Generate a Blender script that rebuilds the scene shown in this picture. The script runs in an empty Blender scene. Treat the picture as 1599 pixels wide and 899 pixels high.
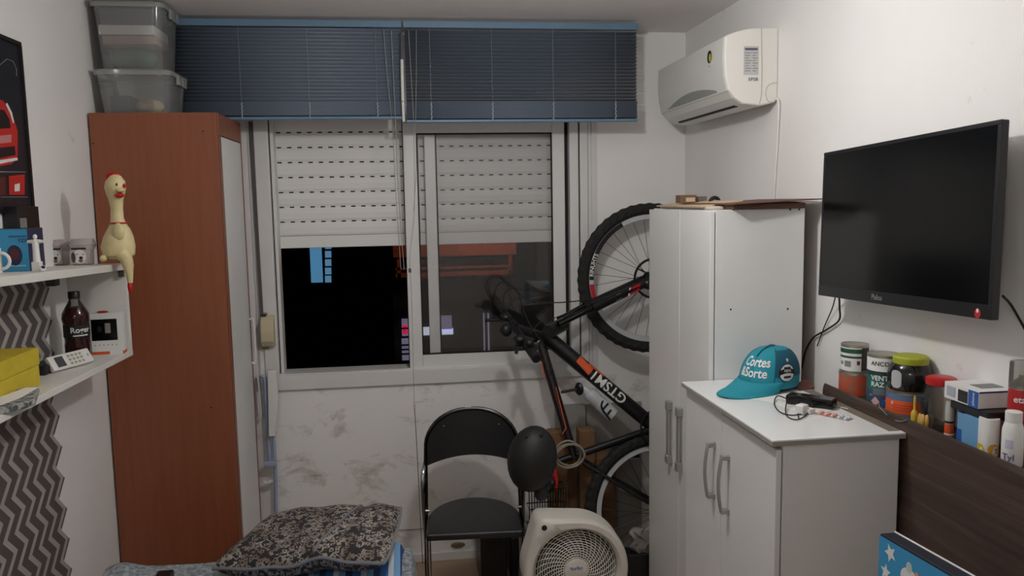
import bpy, bmesh, math, random
import numpy as np
from mathutils import Matrix, Vector
random.seed(7)
scene = bpy.context.scene
COL = scene.collection
# ------------------------------------------------------------------ camera
F_PX, YAW, PITCH, ROLL, CZ = 1254.66, 0.13080953, 0.10902595, 0.01799827, 1.7
def cam_axes():
    cy, sy, cp, sp = math.cos(YAW), math.sin(YAW), math.cos(PITCH), math.sin(PITCH)
    fwd = Vector((sy*cp, cy*cp, -sp)); right = Vector((cy, -sy, 0)); down = fwd.cross(right)
    c, s = math.cos(ROLL), math.sin(ROLL)
    return c*right + s*down, -s*right + c*down, fwd
RT, DN, FW = cam_axes()
cd = bpy.data.cameras.new('camera'); cam = bpy.data.objects.new('camera', cd); COL.objects.link(cam)
cd.sensor_width = 36; cd.lens = F_PX*36/1599; cd.clip_start = .02; cd.clip_end = 200
cam.matrix_world = Matrix(((RT.x, -DN.x, -FW.x, 0), (RT.y, -DN.y, -FW.y, 0), (RT.z, -DN.z, -FW.z, CZ), (0, 0, 0, 1)))
scene.camera = cam
# ------------------------------------------------------------------ world and light
w = bpy.data.worlds.new('night'); scene.world = w; w.use_nodes = True
w.node_tree.nodes['Background'].inputs[0].default_value = (.006, .007, .011, 1)
w.node_tree.nodes['Background'].inputs[1].default_value = .15
LAMP = Vector((.35, 2.1, 2.26)); LAMP_W = 23.5; LAMP_R = .045
ld = bpy.data.lights.new('ceiling_bulb_light', 'POINT'); ld.energy = LAMP_W; ld.shadow_soft_size = LAMP_R; ld.color = (1, .988, .975)
lo = bpy.data.objects.new('ceiling_bulb_light', ld); COL.objects.link(lo); lo.location = LAMP
FILL_AT = Vector((-.35, -.3, 2.3))
hd_ = bpy.data.lights.new('added_fill_light', 'POINT'); hd_.energy = 9.0; hd_.shadow_soft_size = .1; hd_.color = (1, .98, .96)  # unseen fill lamp, added to brighten the dresser side
ho_ = bpy.data.objects.new('added_fill_light', hd_); COL.objects.link(ho_); ho_.location = FILL_AT
scene.view_settings.view_transform = 'Standard'; scene.view_settings.look = 'None'
scene.view_settings.exposure = 0.0; scene.view_settings.gamma = 1
scene.view_settings.use_curve_mapping = False
# ------------------------------------------------------------------ where a point seen in the photograph lies on a plane of the room
def ray(px, py): return RT*((px-799.5)/F_PX) + DN*((py-449.5)/F_PX) + FW
def aY(px, py, Y): d = ray(px, py); t = Y/d.y; return Vector((d.x*t, Y, CZ+d.z*t))
def aX(px, py, X): d = ray(px, py); t = X/d.x; return Vector((X, d.y*t, CZ+d.z*t))
def aZ(px, py, Z): d = ray(px, py); t = (Z-CZ)/d.z; return Vector((d.x*t, d.y*t, Z))
D, XR, XL, H = 3.903, 1.395, -1.2, 2.5
FZ = -.1      # the floor, measured in the frame whose camera height is 1.7
# ------------------------------------------------------------------ materials
def lin(c):
    return tuple(((x/255)/12.92 if x/255 <= .04045 else ((x/255+.055)/1.055)**2.4) for x in c) + (1,)
MC = {}
def mat(name, c, rough=.5, metal=0, noise=None, bump=None, spec=.5, emit=0, c2=None, coat=0, stretch=None):
    """plain procedural surface: colour, optional second colour blended by noise, optional fine relief"""
    if name in MC: return MC[name]
    m = bpy.data.materials.new(name); m.use_nodes = True; MC[name] = m
    nt = m.node_tree; N = nt.nodes; L = nt.links; p = N['Principled BSDF']
    p.inputs['Base Color'].default_value = lin(c); p.inputs['Roughness'].default_value = rough
    p.inputs['Metallic'].default_value = metal; p.inputs['Specular IOR Level'].default_value = spec
    if coat: p.inputs['Coat Weight'].default_value = coat; p.inputs['Coat Roughness'].default_value = .1
    if emit:
        p.inputs['Emission Color'].default_value = lin(c); p.inputs['Emission Strength'].default_value = emit
    if noise or bump:
        tc = N.new('ShaderNodeTexCoord'); src = tc.outputs['Object']
        if stretch:
            mp = N.new('ShaderNodeMapping'); mp.inputs['Scale'].default_value = stretch; L.new(src, mp.inputs[0]); src = mp.outputs[0]
    if noise:
        n = N.new('ShaderNodeTexNoise'); n.inputs['Scale'].default_value = noise[0]; n.inputs['Detail'].default_value = 6; n.inputs['Roughness'].default_value = .6
        L.new(src, n.inputs['Vector'])
        r = N.new('ShaderNodeValToRGB'); lo_, hi_ = (noise[1], noise[2]) if len(noise) > 2 else (.35, .65)
        r.color_ramp.elements[0].position = lo_; r.color_ramp.elements[1].position = hi_
        r.color_ramp.elements[0].color = lin(c); r.color_ramp.elements[1].color = lin(c2 or c)
        L.new(n.outputs[0], r.inputs[0]); L.new(r.outputs[0], p.inputs['Base Color'])
    if bump:
        b = N.new('ShaderNodeTexNoise'); b.inputs['Scale'].default_value = bump[0]; b.inputs['Detail'].default_value = 4
        L.new(src, b.inputs['Vector'])
        bn = N.new('ShaderNodeBump'); bn.inputs['Strength'].default_value = bump[1]; bn.inputs['Distance'].default_value = .004
        L.new(b.outputs[0], bn.inputs['Height']); L.new(bn.outputs[0], p.inputs['Normal'])
    return m
def clear(name, tint=(255, 255, 255), veil=0.0, veilc=(220, 220, 220), rough=.03, ior=1.45):
    """see-through glass or plastic: clear with a gloss, and an optional milky veil"""
    if name in MC: return MC[name]
    m = bpy.data.materials.new(name); m.use_nodes = True; MC[name] = m
    nt = m.node_tree; N = nt.nodes; L = nt.links; N.remove(N['Principled BSDF']); out = N['Material Output']
    t = N.new('ShaderNodeBsdfTransparent'); t.inputs[0].default_value = lin(tint)
    g = N.new('ShaderNodeBsdfGlossy'); g.inputs['Roughness'].default_value = rough
    fr = N.new('ShaderNodeFresnel'); fr.inputs[0].default_value = ior
    d = N.new('ShaderNodeBsdfDiffuse'); d.inputs[0].default_value = lin(veilc)
    m1 = N.new('ShaderNodeMixShader'); m1.inputs[0].default_value = veil; L.new(t.outputs[0], m1.inputs[1]); L.new(d.outputs[0], m1.inputs[2])
    m2 = N.new('ShaderNodeMixShader'); L.new(fr.outputs[0], m2.inputs[0]); L.new(m1.outputs[0], m2.inputs[1]); L.new(g.outputs[0], m2.inputs[2])
    L.new(m2.outputs[0], out.inputs[0])
    return m
# ------------------------------------------------------------------ mesh helper
WM = {}
def wloc(o): return WM.get(o.name, Vector((0, 0, 0)))
def tagit(o, label, cat, group=None, kind=None):
    if label: o['label'] = label
    if cat: o['category'] = cat
    if group: o['group'] = group
    if kind: o['kind'] = kind
    return o
def thing(name, label, cat, loc, group=None, kind=None):
    o = bpy.data.objects.new(name, None); COL.objects.link(o); o.empty_display_size = .05
    o.location = loc; WM[o.name] = Vector(loc)
    return tagit(o, label, cat, group, kind)
def frame_to(a, b):
    z = (Vector(b)-Vector(a)).normalized(); h = Vector((0, 0, 1)) if abs(z.z) < .95 else Vector((0, 1, 0))
    x = h.cross(z).normalized(); y = z.cross(x); return x, y, z
class G:
    def __init__(s): s.v = []; s.f = []
    def add(s, vs, fs):
        n = len(s.v); s.v += [Vector(v) for v in vs]; s.f += [tuple(i+n for i in f) for f in fs]; return s
    def box(s, lo, hi, M=None):
        x0, y0, z0 = lo; x1, y1, z1 = hi
        vs = [Vector(p) for p in ((x0, y0, z0), (x1, y0, z0), (x1, y1, z0), (x0, y1, z0), (x0, y0, z1), (x1, y0, z1), (x1, y1, z1), (x0, y1, z1))]
        if M: vs = [M @ v for v in vs]
        return s.add(vs, [(3, 2, 1, 0), (4, 5, 6, 7), (0, 1, 5, 4), (1, 2, 6, 5), (2, 3, 7, 6), (3, 0, 4, 7)])
    def cbox(s, c, size, M=None):
        h = [q/2 for q in size]
        if M is None: return s.box([c[i]-h[i] for i in range(3)], [c[i]+h[i] for i in range(3)])
        return s.box([-q for q in h], h, Matrix.Translation(c) @ M.to_4x4())
    def tube(s, pts, r, n=8, closed=False, cap=True):
        pts = [Vector(p) for p in pts]; rs = r if isinstance(r, (list, tuple)) else [r]*len(pts); m = len(pts)
        vs = []; prev = None
        for i, p in enumerate(pts):
            if closed: t = (pts[(i+1) % m]-pts[i-1])
            else: t = pts[min(i+1, m-1)]-pts[max(i-1, 0)]
            t.normalize()
            if prev is None: x = (Vector((0, 0, 1)) if abs(t.z) < .9 else Vector((0, 1, 0))).cross(t).normalized()
            else: x = (prev-t*prev.dot(t)).normalized()
            prev = x; y = t.cross(x)
            for k in range(n):
                a = 2*math.pi*k/n; vs.append(p+(x*math.cos(a)+y*math.sin(a))*rs[i])
        fs = []
        for i in range(m if closed else m-1):
            j = (i+1) % m
            for k in range(n): fs.append((i*n+k, i*n+(k+1) % n, j*n+(k+1) % n, j*n+k))
        if cap and not closed: fs += [tuple(range(n))[::-1], tuple((m-1)*n+k for k in range(n))]
        return s.add(vs, fs)
    def cyl(s, a, b, r0, r1=None, n=16): return s.tube([a, b], [r0, r0 if r1 is None else r1], n)
    def lathe(s, prof, o=(0, 0, 0), n=24, axis=None, sx=1, sy=1, cap=True):
        o = Vector(o)
        x, y, z = (Vector((1, 0, 0)), Vector((0, 1, 0)), Vector((0, 0, 1))) if axis is None else axis
        vs = [o + x*(r*math.cos(2*math.pi*k/n)*sx) + y*(r*math.sin(2*math.pi*k/n)*sy) + z*h for r, h in prof for k in range(n)]
        fs = [(i*n+k, i*n+(k+1) % n, (i+1)*n+(k+1) % n, (i+1)*n+k) for i in range(len(prof)-1) for k in range(n)]
        if cap: fs += [tuple(range(n))[::-1], tuple((len(prof)-1)*n+k for k in range(n))]
        return s.add(vs, fs)
    def prism(s, poly, vec):
        n = len(poly); a = [Vector(p) for p in poly]; v = Vector(vec)
        return s.add(a+[p+v for p in a], [tuple(range(n))[::-1], tuple(n+k for k in range(n))]+[(k, (k+1) % n, n+(k+1) % n, n+k) for k in range(n)])
    def ell(s, c, r, n=16, m=10, M=None):
        c = Vector(c); vs = []; fs = []
        for i in range(m+1):
            p = math.pi*(.02+.96*i/m)-math.pi/2
            for k in range(n):
                a = 2*math.pi*k/n; q = Vector((r[0]*math.cos(p)*math.cos(a), r[1]*math.cos(p)*math.sin(a), r[2]*math.sin(p)))
                vs.append(c+(M @ q if M else q))
        for i in range(m):
            for k in range(n): fs.append((i*n+k, i*n+(k+1) % n, (i+1)*n+(k+1) % n, (i+1)*n+k))
        fs += [tuple(range(n))[::-1], tuple(m*n+k for k in range(n))]
        return s.add(vs, fs)
    def grid(s, fn, nu, nv):
        vs = [fn(i/nu, j/nv) for i in range(nu+1) for j in range(nv+1)]
        return s.add(vs, [(i*(nv+1)+j, (i+1)*(nv+1)+j, (i+1)*(nv+1)+j+1, i*(nv+1)+j+1) for i in range(nu) for j in range(nv)])
    def poly(s, pts): return s.add(pts, [tuple(range(len(pts)))])
    def o(s, name, m, parent=None, smooth=False, bevel=0, label=None, cat=None, group=None, kind=None, base=None, solid=0, seg=2):
        me = bpy.data.meshes.new(name); off = wloc(parent) if parent else (Vector(base) if base else None)
        if off is None:
            lo_ = [min(v[i] for v in s.v) for i in range(3)]; hi_ = [max(v[i] for v in s.v) for i in range(3)]
            off = Vector(((lo_[0]+hi_[0])/2, (lo_[1]+hi_[1])/2, lo_[2]))
        me.from_pydata([tuple(v-off) for v in s.v], [], s.f)
        bm = bmesh.new(); bm.from_mesh(me); bmesh.ops.recalc_face_normals(bm, faces=bm.faces); bm.to_mesh(me); bm.free()
        if smooth:
            me.polygons.foreach_set('use_smooth', [True]*len(me.polygons)); me.set_sharp_from_angle(angle=math.radians(40))
        me.materials.append(MC[m] if isinstance(m, str) else m)
        ob = bpy.data.objects.new(name, me); COL.objects.link(ob)
        if parent: ob.parent = parent; WM[ob.name] = off
        else: ob.location = off; WM[ob.name] = off
        if solid:
            sm = ob.modifiers.new('thick', 'SOLIDIFY'); sm.thickness = solid; sm.offset = 0
        if bevel:
            b = ob.modifiers.new('edge', 'BEVEL'); b.width = bevel; b.segments = seg; b.limit_method = 'ANGLE'
        return tagit(ob, label, cat, group, kind)
def twin(ob, delta, parent=None):
    """another piece sharing the mesh, moved by delta"""
    c = ob.copy(); COL.objects.link(c)
    if parent is not None: c.parent = parent
    c.location = Vector(ob.location)+Vector(delta); WM[c.name] = wloc(ob)+Vector(delta)
    return c
def text_mesh(body, size, fn, bold=.012, fine=0):
    """lettering: the glyph outlines as a mesh, each vertex placed by fn(x, y)"""
    cu = bpy.data.curves.new('lettering', 'FONT'); cu.body = body; cu.size = size; cu.resolution_u = 3; cu.offset = bold*size
    cu.align_x = 'CENTER'; cu.align_y = 'CENTER'
    ob = bpy.data.objects.new('lettering', cu); COL.objects.link(ob)
    dg = bpy.context.evaluated_depsgraph_get(); me = bpy.data.meshes.new_from_object(ob.evaluated_get(dg))
    if fine:
        bm = bmesh.new(); bm.from_mesh(me); bmesh.ops.triangulate(bm, faces=bm.faces)
        for _ in range(fine): bmesh.ops.subdivide_edges(bm, edges=[e for e in bm.edges if e.calc_length() > size*.12], cuts=1, use_grid_fill=False); bmesh.ops.triangulate(bm, faces=bm.faces)
        bm.to_mesh(me); bm.free()
    g = G(); g.v = [Vector(fn(v.co.x, v.co.y)) for v in me.vertices]; g.f = [tuple(p.vertices) for p in me.polygons]
    bpy.data.objects.remove(ob); bpy.data.meshes.remove(me); bpy.data.curves.remove(cu)
    return g
class Sheet:
    """a flat printed face: origin, two in-plane axes, and its outward normal"""
    def __init__(s, o, u, v, n): s.o_, s.u, s.v, s.n = Vector(o), Vector(u), Vector(v), Vector(n).normalized()
    def p(s, a, b, off=.0008): return s.o_+s.u*a+s.v*b+s.n*off
    def rect(s, a0, b0, a1, b1, off=.0008, g=None): return (g or G()).poly([s.p(a0, b0, off), s.p(a1, b0, off), s.p(a1, b1, off), s.p(a0, b1, off)])
    def poly(s, pts, off=.0008, g=None): return (g or G()).poly([s.p(a, b, off) for a, b in pts])
    def disc(s, a, b, ra, rb=None, off=.0008, n=20, g=None): return s.poly([(a+ra*math.cos(2*math.pi*k/n), b+(rb or ra)*math.sin(2*math.pi*k/n)) for k in range(n)], off, g)
    def text(s, body, a, b, size, off=.001, sx=1, rot=0):
        c_, s_ = math.cos(rot), math.sin(rot)
        return text_mesh(body, size, lambda x, y: s.p(a+(x*sx*c_-y*s_), b+(x*sx*s_+y*c_), off))
def wrap(c, r, th0, z0, off=.0006):
    """maps flat lettering round an upright cylinder: centre c, facing angle th0, height z0"""
    c = Vector(c); return lambda x, y: c+Vector(((r+off)*math.cos(th0+x/r), (r+off)*math.sin(th0+x/r), z0+y))
def patch(c, r, th0, z0, w_, h_, off=.0005, n=8):
    f = wrap(c, r, th0, z0, off); return G().grid(lambda a, b: f((a-.5)*w_, (b-.5)*h_), n, 1)
def arc(c, u, v, r, a0, a1, n): 
    c, u, v = Vector(c), Vector(u), Vector(v); return [c+(u*math.cos(a0+(a1-a0)*i/n)+v*math.sin(a0+(a1-a0)*i/n))*r for i in range(n+1)]
def smoothp(pts, n=6):
    """Catmull-Rom through the points"""
    P = [Vector(p) for p in pts]; P = [P[0]*2-P[1]]+P+[P[-1]*2-P[-2]]; out = []
    for i in range(1, len(P)-2):
        for k in range(n):
            t = k/n; a, b, c, d = P[i-1], P[i], P[i+1], P[i+2]
            out.append(.5*((2*b)+(c-a)*t+(2*a-5*b+4*c-d)*t*t+(3*b-a-3*c+d)*t**3))
    out.append(P[-2]); return out
def star(n=5, r0=1, r1=.42, rot=math.pi/2): return [((r0 if k % 2 == 0 else r1)*math.cos(rot+math.pi*k/n), (r0 if k % 2 == 0 else r1)*math.sin(rot+math.pi*k/n)) for k in range(2*n)]
# palette
mat('white_metal', (222, 221, 219), .45); mat('white_plastic', (224, 222, 217), .4); mat('cream_plastic', (205, 192, 160), .45)
mat('chrome', (190, 190, 190), .18, 1); mat('brushed_metal', (168, 168, 166), .38, .6); mat('dark_metal', (45, 45, 48), .4, .6)
mat('black_plastic', (20, 20, 22), .4); mat('black_rubber', (20, 20, 20), .75, bump=(160, .3)); mat('black_gloss', (9, 9, 10), .14)
mat('black_print', (18, 18, 20), .6); mat('white_print', (225, 225, 222), .6); mat('red_print', (190, 30, 30), .55); mat('grey_print', (130, 130, 130), .6)
mat('orange_print', (214, 84, 34), .55); mat('blue_print', (40, 90, 165), .55); mat('red_plastic', (186, 28, 30), .35); mat('teal_print', (38, 96, 92), .5)
mat('white_melamine', (229, 229, 228), .32, noise=(3, .3, .7), c2=(223, 222, 220)); mat('card', (132, 98, 68), .85, noise=(12, .3, .7), c2=(116, 86, 58), bump=(60, .2))
# ================================================================== the room
def wall_material():
    m = bpy.data.materials.new('painted_wall'); m.use_nodes = True; MC['painted_wall'] = m
    nt = m.node_tree; N = nt.nodes; L = nt.links; p = N['Principled BSDF']; p.inputs['Roughness'].default_value = .6; p.inputs['Specular IOR Level'].default_value = .3
    tc = N.new('ShaderNodeTexCoord'); n = N.new('ShaderNodeTexNoise'); n.inputs['Scale'].default_value = 2.2; n.inputs['Detail'].default_value = 8
    L.new(tc.outputs['Object'], n.inputs['Vector'])
    r = N.new('ShaderNodeValToRGB'); r.color_ramp.elements[0].position = .3; r.color_ramp.elements[1].position = .7
    r.color_ramp.elements[0].color = lin((236, 234, 231)); r.color_ramp.elements[1].color = lin((241, 239, 237)); L.new(n.outputs[0], r.inputs[0])
    # stray scuffs
    s = N.new('ShaderNodeTexNoise'); s.inputs['Scale'].default_value = 9; s.inputs['Detail'].default_value = 8; s.inputs['Roughness'].default_value = .7
    L.new(tc.outputs['Object'], s.inputs['Vector'])
    k = N.new('ShaderNodeValToRGB'); k.color_ramp.elements[0].position = .66; k.color_ramp.elements[1].position = .8
    k.color_ramp.elements[0].color = (0, 0, 0, 1); k.color_ramp.elements[1].color = (.5, .5, .5, 1); L.new(s.outputs[0], k.inputs[0])
    mx = N.new('ShaderNodeMix'); mx.data_type = 'RGBA'; L.new(k.outputs[0], mx.inputs[0]); L.new(r.outputs[0], mx.inputs[6]); mx.inputs[7].default_value = lin((165, 158, 148))
    L.new(mx.outputs[2], p.inputs['Base Color'])
    b = N.new('ShaderNodeTexNoise'); b.inputs['Scale'].default_value = 120; L.new(tc.outputs['Object'], b.inputs['Vector'])
    bn = N.new('ShaderNodeBump'); bn.inputs['Strength'].default_value = .12; bn.inputs['Distance'].default_value = .002; L.new(b.outputs[0], bn.inputs['Height']); L.new(bn.outputs[0], p.inputs['Normal'])
    return m
wall_material()
def dirty_material():
    """the wall below the window: same paint with brown smears and scrapes"""
    m = MC['painted_wall'].copy(); m.name = 'stained_wall'; MC['stained_wall'] = m
    nt = m.node_tree; N = nt.nodes; L = nt.links; p = N['Principled BSDF']
    src = p.inputs['Base Color'].links[0].from_socket
    tc = N.new('ShaderNodeTexCoord'); mp = N.new('ShaderNodeMapping'); mp.inputs['Scale'].default_value = (1, 1, 1.7); L.new(tc.outputs['Object'], mp.inputs[0])
    a = N.new('ShaderNodeTexNoise'); a.inputs['Scale'].default_value = 4.6; a.inputs['Detail'].default_value = 12; a.inputs['Roughness'].default_value = .72; a.inputs['Distortion'].default_value = .5
    L.new(mp.outputs[0], a.inputs['Vector'])
    r = N.new('ShaderNodeValToRGB'); r.color_ramp.elements[0].position = .53; r.color_ramp.elements[1].position = .72
    r.color_ramp.elements[0].color = (0, 0, 0, 1); r.color_ramp.elements[1].color = (.75, .75, .75, 1); L.new(a.outputs[0], r.inputs[0])
    mx = N.new('ShaderNodeMix'); mx.data_type = 'RGBA'; L.new(r.outputs[0], mx.inputs[0]); L.new(src, mx.inputs[6]); mx.inputs[7].default_value = lin((146, 122, 100))
    L.new(mx.outputs[2], p.inputs['Base Color'])
dirty_material()
mat('ceiling_paint', (242, 239, 237), .8, noise=(1.5, .3, .7), c2=(236, 232, 230), bump=(90, .1))
mat('floor_tile', (176, 148, 124), .35, noise=(4, .3, .7), c2=(164, 136, 112))
mat('window_alu', (222, 221, 220), .38, noise=(5, .3, .7), c2=(216, 215, 213)); mat('shutter_pvc', (231, 230, 228), .5)
FY = -.7
def struct(name, g, m, label, cat, parent=None, **k): return g.o(name, m, parent, kind='structure' if parent is None else None, label=label, cat=cat, **k)
struct('floor', G().box((XL-.2, FY-.2, FZ-.1), (XR+.2, D+.2, FZ)), 'floor_tile', 'brown ceramic floor of the room', 'floor')
struct('ceiling', G().box((XL-.2, FY-.2, H), (XR+.2, D+.2, H+.1)), 'ceiling_paint', 'plain painted ceiling above the blinds', 'ceiling')
struct('wall_right', G().box((XR, FY-.2, FZ), (XR+.15, D+.2, H)), 'painted_wall', 'white wall behind the television and air conditioner', 'wall')
wl = struct('wall_left', G().box((XL-.15, FY-.2, FZ), (XL, D+.2, H)), 'painted_wall', 'white wall on the left behind the shelves and wardrobe', 'wall')
struct('wall_front', G().box((XL, FY-.15, FZ), (XR, FY, H)), 'painted_wall', 'white wall behind the camera', 'wall')
# the window opening
jl = aY(396, 210, D).x; jr = aY(903, 300, D).x; zb = aY(640, 599, D).z; zt = 2.16
wb = struct('wall_back', G().box((XL, D, zb), (jl, D+.2, H)).box((jr, D, zb), (XR, D+.2, H)).box((jl, D, zt), (jr, D+.2, H)), 'painted_wall', 'white wall around the window', 'wall')
G().box((XL, D, FZ), (XR, D+.2, zb)).o('apron', 'stained_wall', wb, label='scuffed white wall below the window with brown stains')
G().box((aY(445, 885, D).x, D-.004, .07), (XR, D, .072)).o('panel_joint', 'grey_print', wb)
g = G(); so = aY(715, 850, D); g.lathe([(.03, 0), (.03, .006), (.024, .01)], so, 16, (Vector((1, 0, 0)), Vector((0, 0, .45)), Vector((0, -1, 0))), sx=1.2)
g.o('cable_cover', mat('stain_brown', (120, 100, 78), .7), wb)
struct('baseboard_back', G().box((XL, D-.012, FZ), (XR, D, FZ+.045)), 'white_plastic', 'low white skirting along the window wall', 'baseboard', bevel=.003)
# ------------------------------------------------------------------ wallpaper with zigzag stripes on the left wall
def chevron():
    m = bpy.data.materials.new('chevron_paper'); m.use_nodes = True; MC['chevron_paper'] = m
    nt = m.node_tree; N = nt.nodes; L = nt.links; p = N['Principled BSDF']; p.inputs['Roughness'].default_value = .65
    tc = N.new('ShaderNodeTexCoord'); sp = N.new('ShaderNodeSeparateXYZ'); L.new(tc.outputs['Object'], sp.inputs[0])
    def mt(op, a, b=None, c=None):
        n = N.new('ShaderNodeMath'); n.operation = op
        for i, x in enumerate((a, b, c)):
            if x is None: continue
            if isinstance(x, (int, float)): n.inputs[i].default_value = x
            else: L.new(x, n.inputs[i])
        return n.outputs[0]
    tri = mt('PINGPONG', sp.outputs[2], CHV)
    u = mt('FRACT', mt('DIVIDE', mt('ADD', sp.outputs[1], mt('MULTIPLY', tri, 1.05)), CHP))
    r = N.new('ShaderNodeValToRGB'); r.color_ramp.interpolation = 'CONSTANT'
    cols = [(0, (92, 84, 84)), (.62, (172, 166, 160))]
    e = r.color_ramp.elements; e[0].position = 0; e[0].color = lin(cols[0][1]); e[1].position = cols[1][0]; e[1].color = lin(cols[1][1])
    n = N.new('ShaderNodeTexNoise'); n.inputs['Scale'].default_value = 30; L.new(tc.outputs['Object'], n.inputs['Vector'])
    L.new(u, r.inputs[0]); L.new(r.outputs[0], p.inputs['Base Color'])
CHV, CHP = .055, .071
chevron()
g = G(); y0 = 1.3; prof = []
z = 0.0; zs = []
while z < 1.5: zs.append(z); z += CHV
tri = lambda zz: CHV-abs((zz % (2*CHV))-CHV)
zs = [k*CHV for k in range(-2, int(1.49/CHV)+1)]
pts = [(2.885-1.05*(0 if k % 2 == 0 else CHV), zz) for k, zz in enumerate(zs)]
for (ya, za), (yb_, zb_) in zip(pts, pts[1:]): g.add([(XL+.0015, y0, za), (XL+.0015, ya, za), (XL+.0015, yb_, zb_), (XL+.0015, y0, zb_)], [(0, 1, 2, 3)])
g.o('wallpaper', 'chevron_paper', wl, label='grey zigzag wallpaper strip', solid=.0012)
# ------------------------------------------------------------------ window
win = thing('window_1', 'white aluminium sliding window, left half open to the night', 'window', (.07, D, zb), kind='structure')
fin = D-.012
jlr = aY(418, 210, D).x; zrail = aY(646, 576, D).z; jrl = aY(889, 300, D).x
def fpart(nm, lo, hi, m='window_alu', par=win, bv=.003): return G().box(lo, hi).o(nm, m, par, bevel=bv)
fpart('jamb', (jl, fin, zb), (jlr, D+.14, zt)); fpart('jamb', (jrl, fin, zb), (jr, D+.14, zt))
fpart('sill_rail', (jl, fin-.006, zb), (jr, D+.14, zrail)); fpart('head_rail', (jl, fin, zt-.05), (jr, D+.14, zt))
fpart('sill_lip', (jlr, fin-.002, zrail), (jr-.05, fin+.02, zrail+.006))
# casing strip right of the jamb, with its two grooves
tr = aY(932, 300, D).x
for a, b, d_ in ((jr+.006, jr+.045, .014), (jr+.049, jr+.062, .009), (jr+.066, tr, .006)):
    fpart('casing_strip', (a, D-d_, zb-.0), (b, D, 2.2), bv=.002)
fpart('guide_rail', (aY(421, 210, D+.03).x, D+.02, zrail), (aY(428, 210, D+.06).x, D+.1, zt-.05))
# left strip of casing with a grey webbing channel
fpart('casing_strip', (aY(386, 210, D).x, D-.006, zb), (aY(389, 210, D).x, D, 2.2), bv=.001)
clear('window_glass', (253, 253, 253), .012, (150, 150, 152))  # the grey veil paints in the haze of the reflected room
def sash(x0, x1, Y, th, wl_, wr_, z0, z1, hb, ht):
    g = G().box((x0, Y, z0), (x0+wl_, Y+th, z1)).box((x1-wr_, Y, z0), (x1, Y+th, z1)).box((x0+wl_, Y, z0), (x1-wr_, Y+th, z0+hb)).box((x0+wl_, Y, z1-ht), (x1-wr_, Y+th, z1))
    s = g.o('sash', 'window_alu', win, bevel=.003)
    gk = .006; gx0, gx1, gz0, gz1 = x0+wl_, x1-wr_, z0+hb, z1-ht
    q = G().box((gx0, Y-.001, gz0), (gx0+gk, Y+.012, gz1)).box((gx1-gk, Y-.001, gz0), (gx1, Y+.012, gz1)).box((gx0, Y-.001, gz0), (gx1, Y+.012, gz0+gk)).box((gx0, Y-.001, gz1-gk), (gx1, Y+.012, gz1))
    q.o('gasket_or_gap', 'black_rubber', s)
    G().box((gx0, Y+th/2-.002, gz0), (gx1, Y+th/2+.002, gz1)).o('pane', 'window_glass', s)
    return s
fs0, fs1 = aY(629, 220, D).x, aY(881.5, 220, D).x
zg = aY(663, 554, D).z; ztg = aY(800, 207, D).z
sash(fs0, fs1, D+.004, .028, aY(650, 220, D).x-fs0, fs1-aY(862, 220, D).x, zrail+.002, ztg+.05, zg-zrail-.002, .05)
rs0 = aY(662, 220, D+.05).x
sash(rs0, jrl+.01, D+.045, .028, aY(679, 220, D+.05).x-rs0, .04, zrail+.002, ztg+.05, .03, .04)
for a_, b_, y_ in ((jlr, jlr+.008, D+.022), (fs1, jrl, D+.036), (jr-.001, jr+.003, D-.013), (fs0-.004, fs0, D+.03)):  # black strips put in for the shaded gaps between frame and sashes
    G().box((a_, y_, zrail+.003), (b_, y_+.006, zt-.055)).o('gasket_or_gap', 'black_rubber', win)
G().box((fs0+.008, D+.001, 1.36), (fs0+.02, D+.006, 1.38)).o('latch', 'black_plastic', win)
# ------------------------------------------------------------------ roller shutter, half lowered
SY = D+.1
zl = [aY(435, y, SY).z for y in (205.5, 229, 252.5, 275.5, 299, 322, 345.5, 368.5, 388)]
pz = (zl[1]-zl[7])/6; sx0, sx1 = aY(426, 300, SY).x, jrl+.03
sh = thing('roller_shutter', 'white slatted roller shutter lowered halfway behind the window', 'shutter', ((sx0+sx1)/2, SY, zl[8]))
ztop = zl[7]
g = G(); N_ = 6
cs = [(0, 0), (.004, .010), (.0055, pz*.5), (.004, pz-.018), (0, pz-.008)]
poly = [Vector((sx0, SY-a, ztop+b)) for a, b in cs]+[Vector((sx0, SY+.006, ztop+b)) for a, b in cs[::-1]]
s0 = g.prism(poly, (sx1-sx0, 0, 0)).o('slat', 'shutter_pvc', sh)
hp = .0485; xs = [sx0]                                # one strip pierced by a row of slots
while xs[-1] < sx1-hp: xs += [xs[-1]+hp*.56, xs[-1]+hp]
nx = len(xs); hz = [ztop+pz-.0095, ztop+pz-.0078, ztop+pz-.0018, ztop+pz+.001]
h0 = G().add([Vector((x, SY+.002, z)) for z in hz for x in xs], [(j*nx+i, j*nx+i+1, (j+1)*nx+i+1, (j+1)*nx+i) for j in range(3) for i in range(nx-1) if not (j == 1 and i % 2)]).o('hook_strip', 'shutter_pvc', s0, solid=.002)
for k in range(1, 8):
    s = twin(s0, (0, 0, k*pz), sh); h = h0.copy(); COL.objects.link(h); h.parent = s
G().box((sx0, SY-.005, zl[8]), (sx1, SY+.008, zl[7]-.002)).o('bottom_slat', 'shutter_pvc', sh, bevel=.003)
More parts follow.
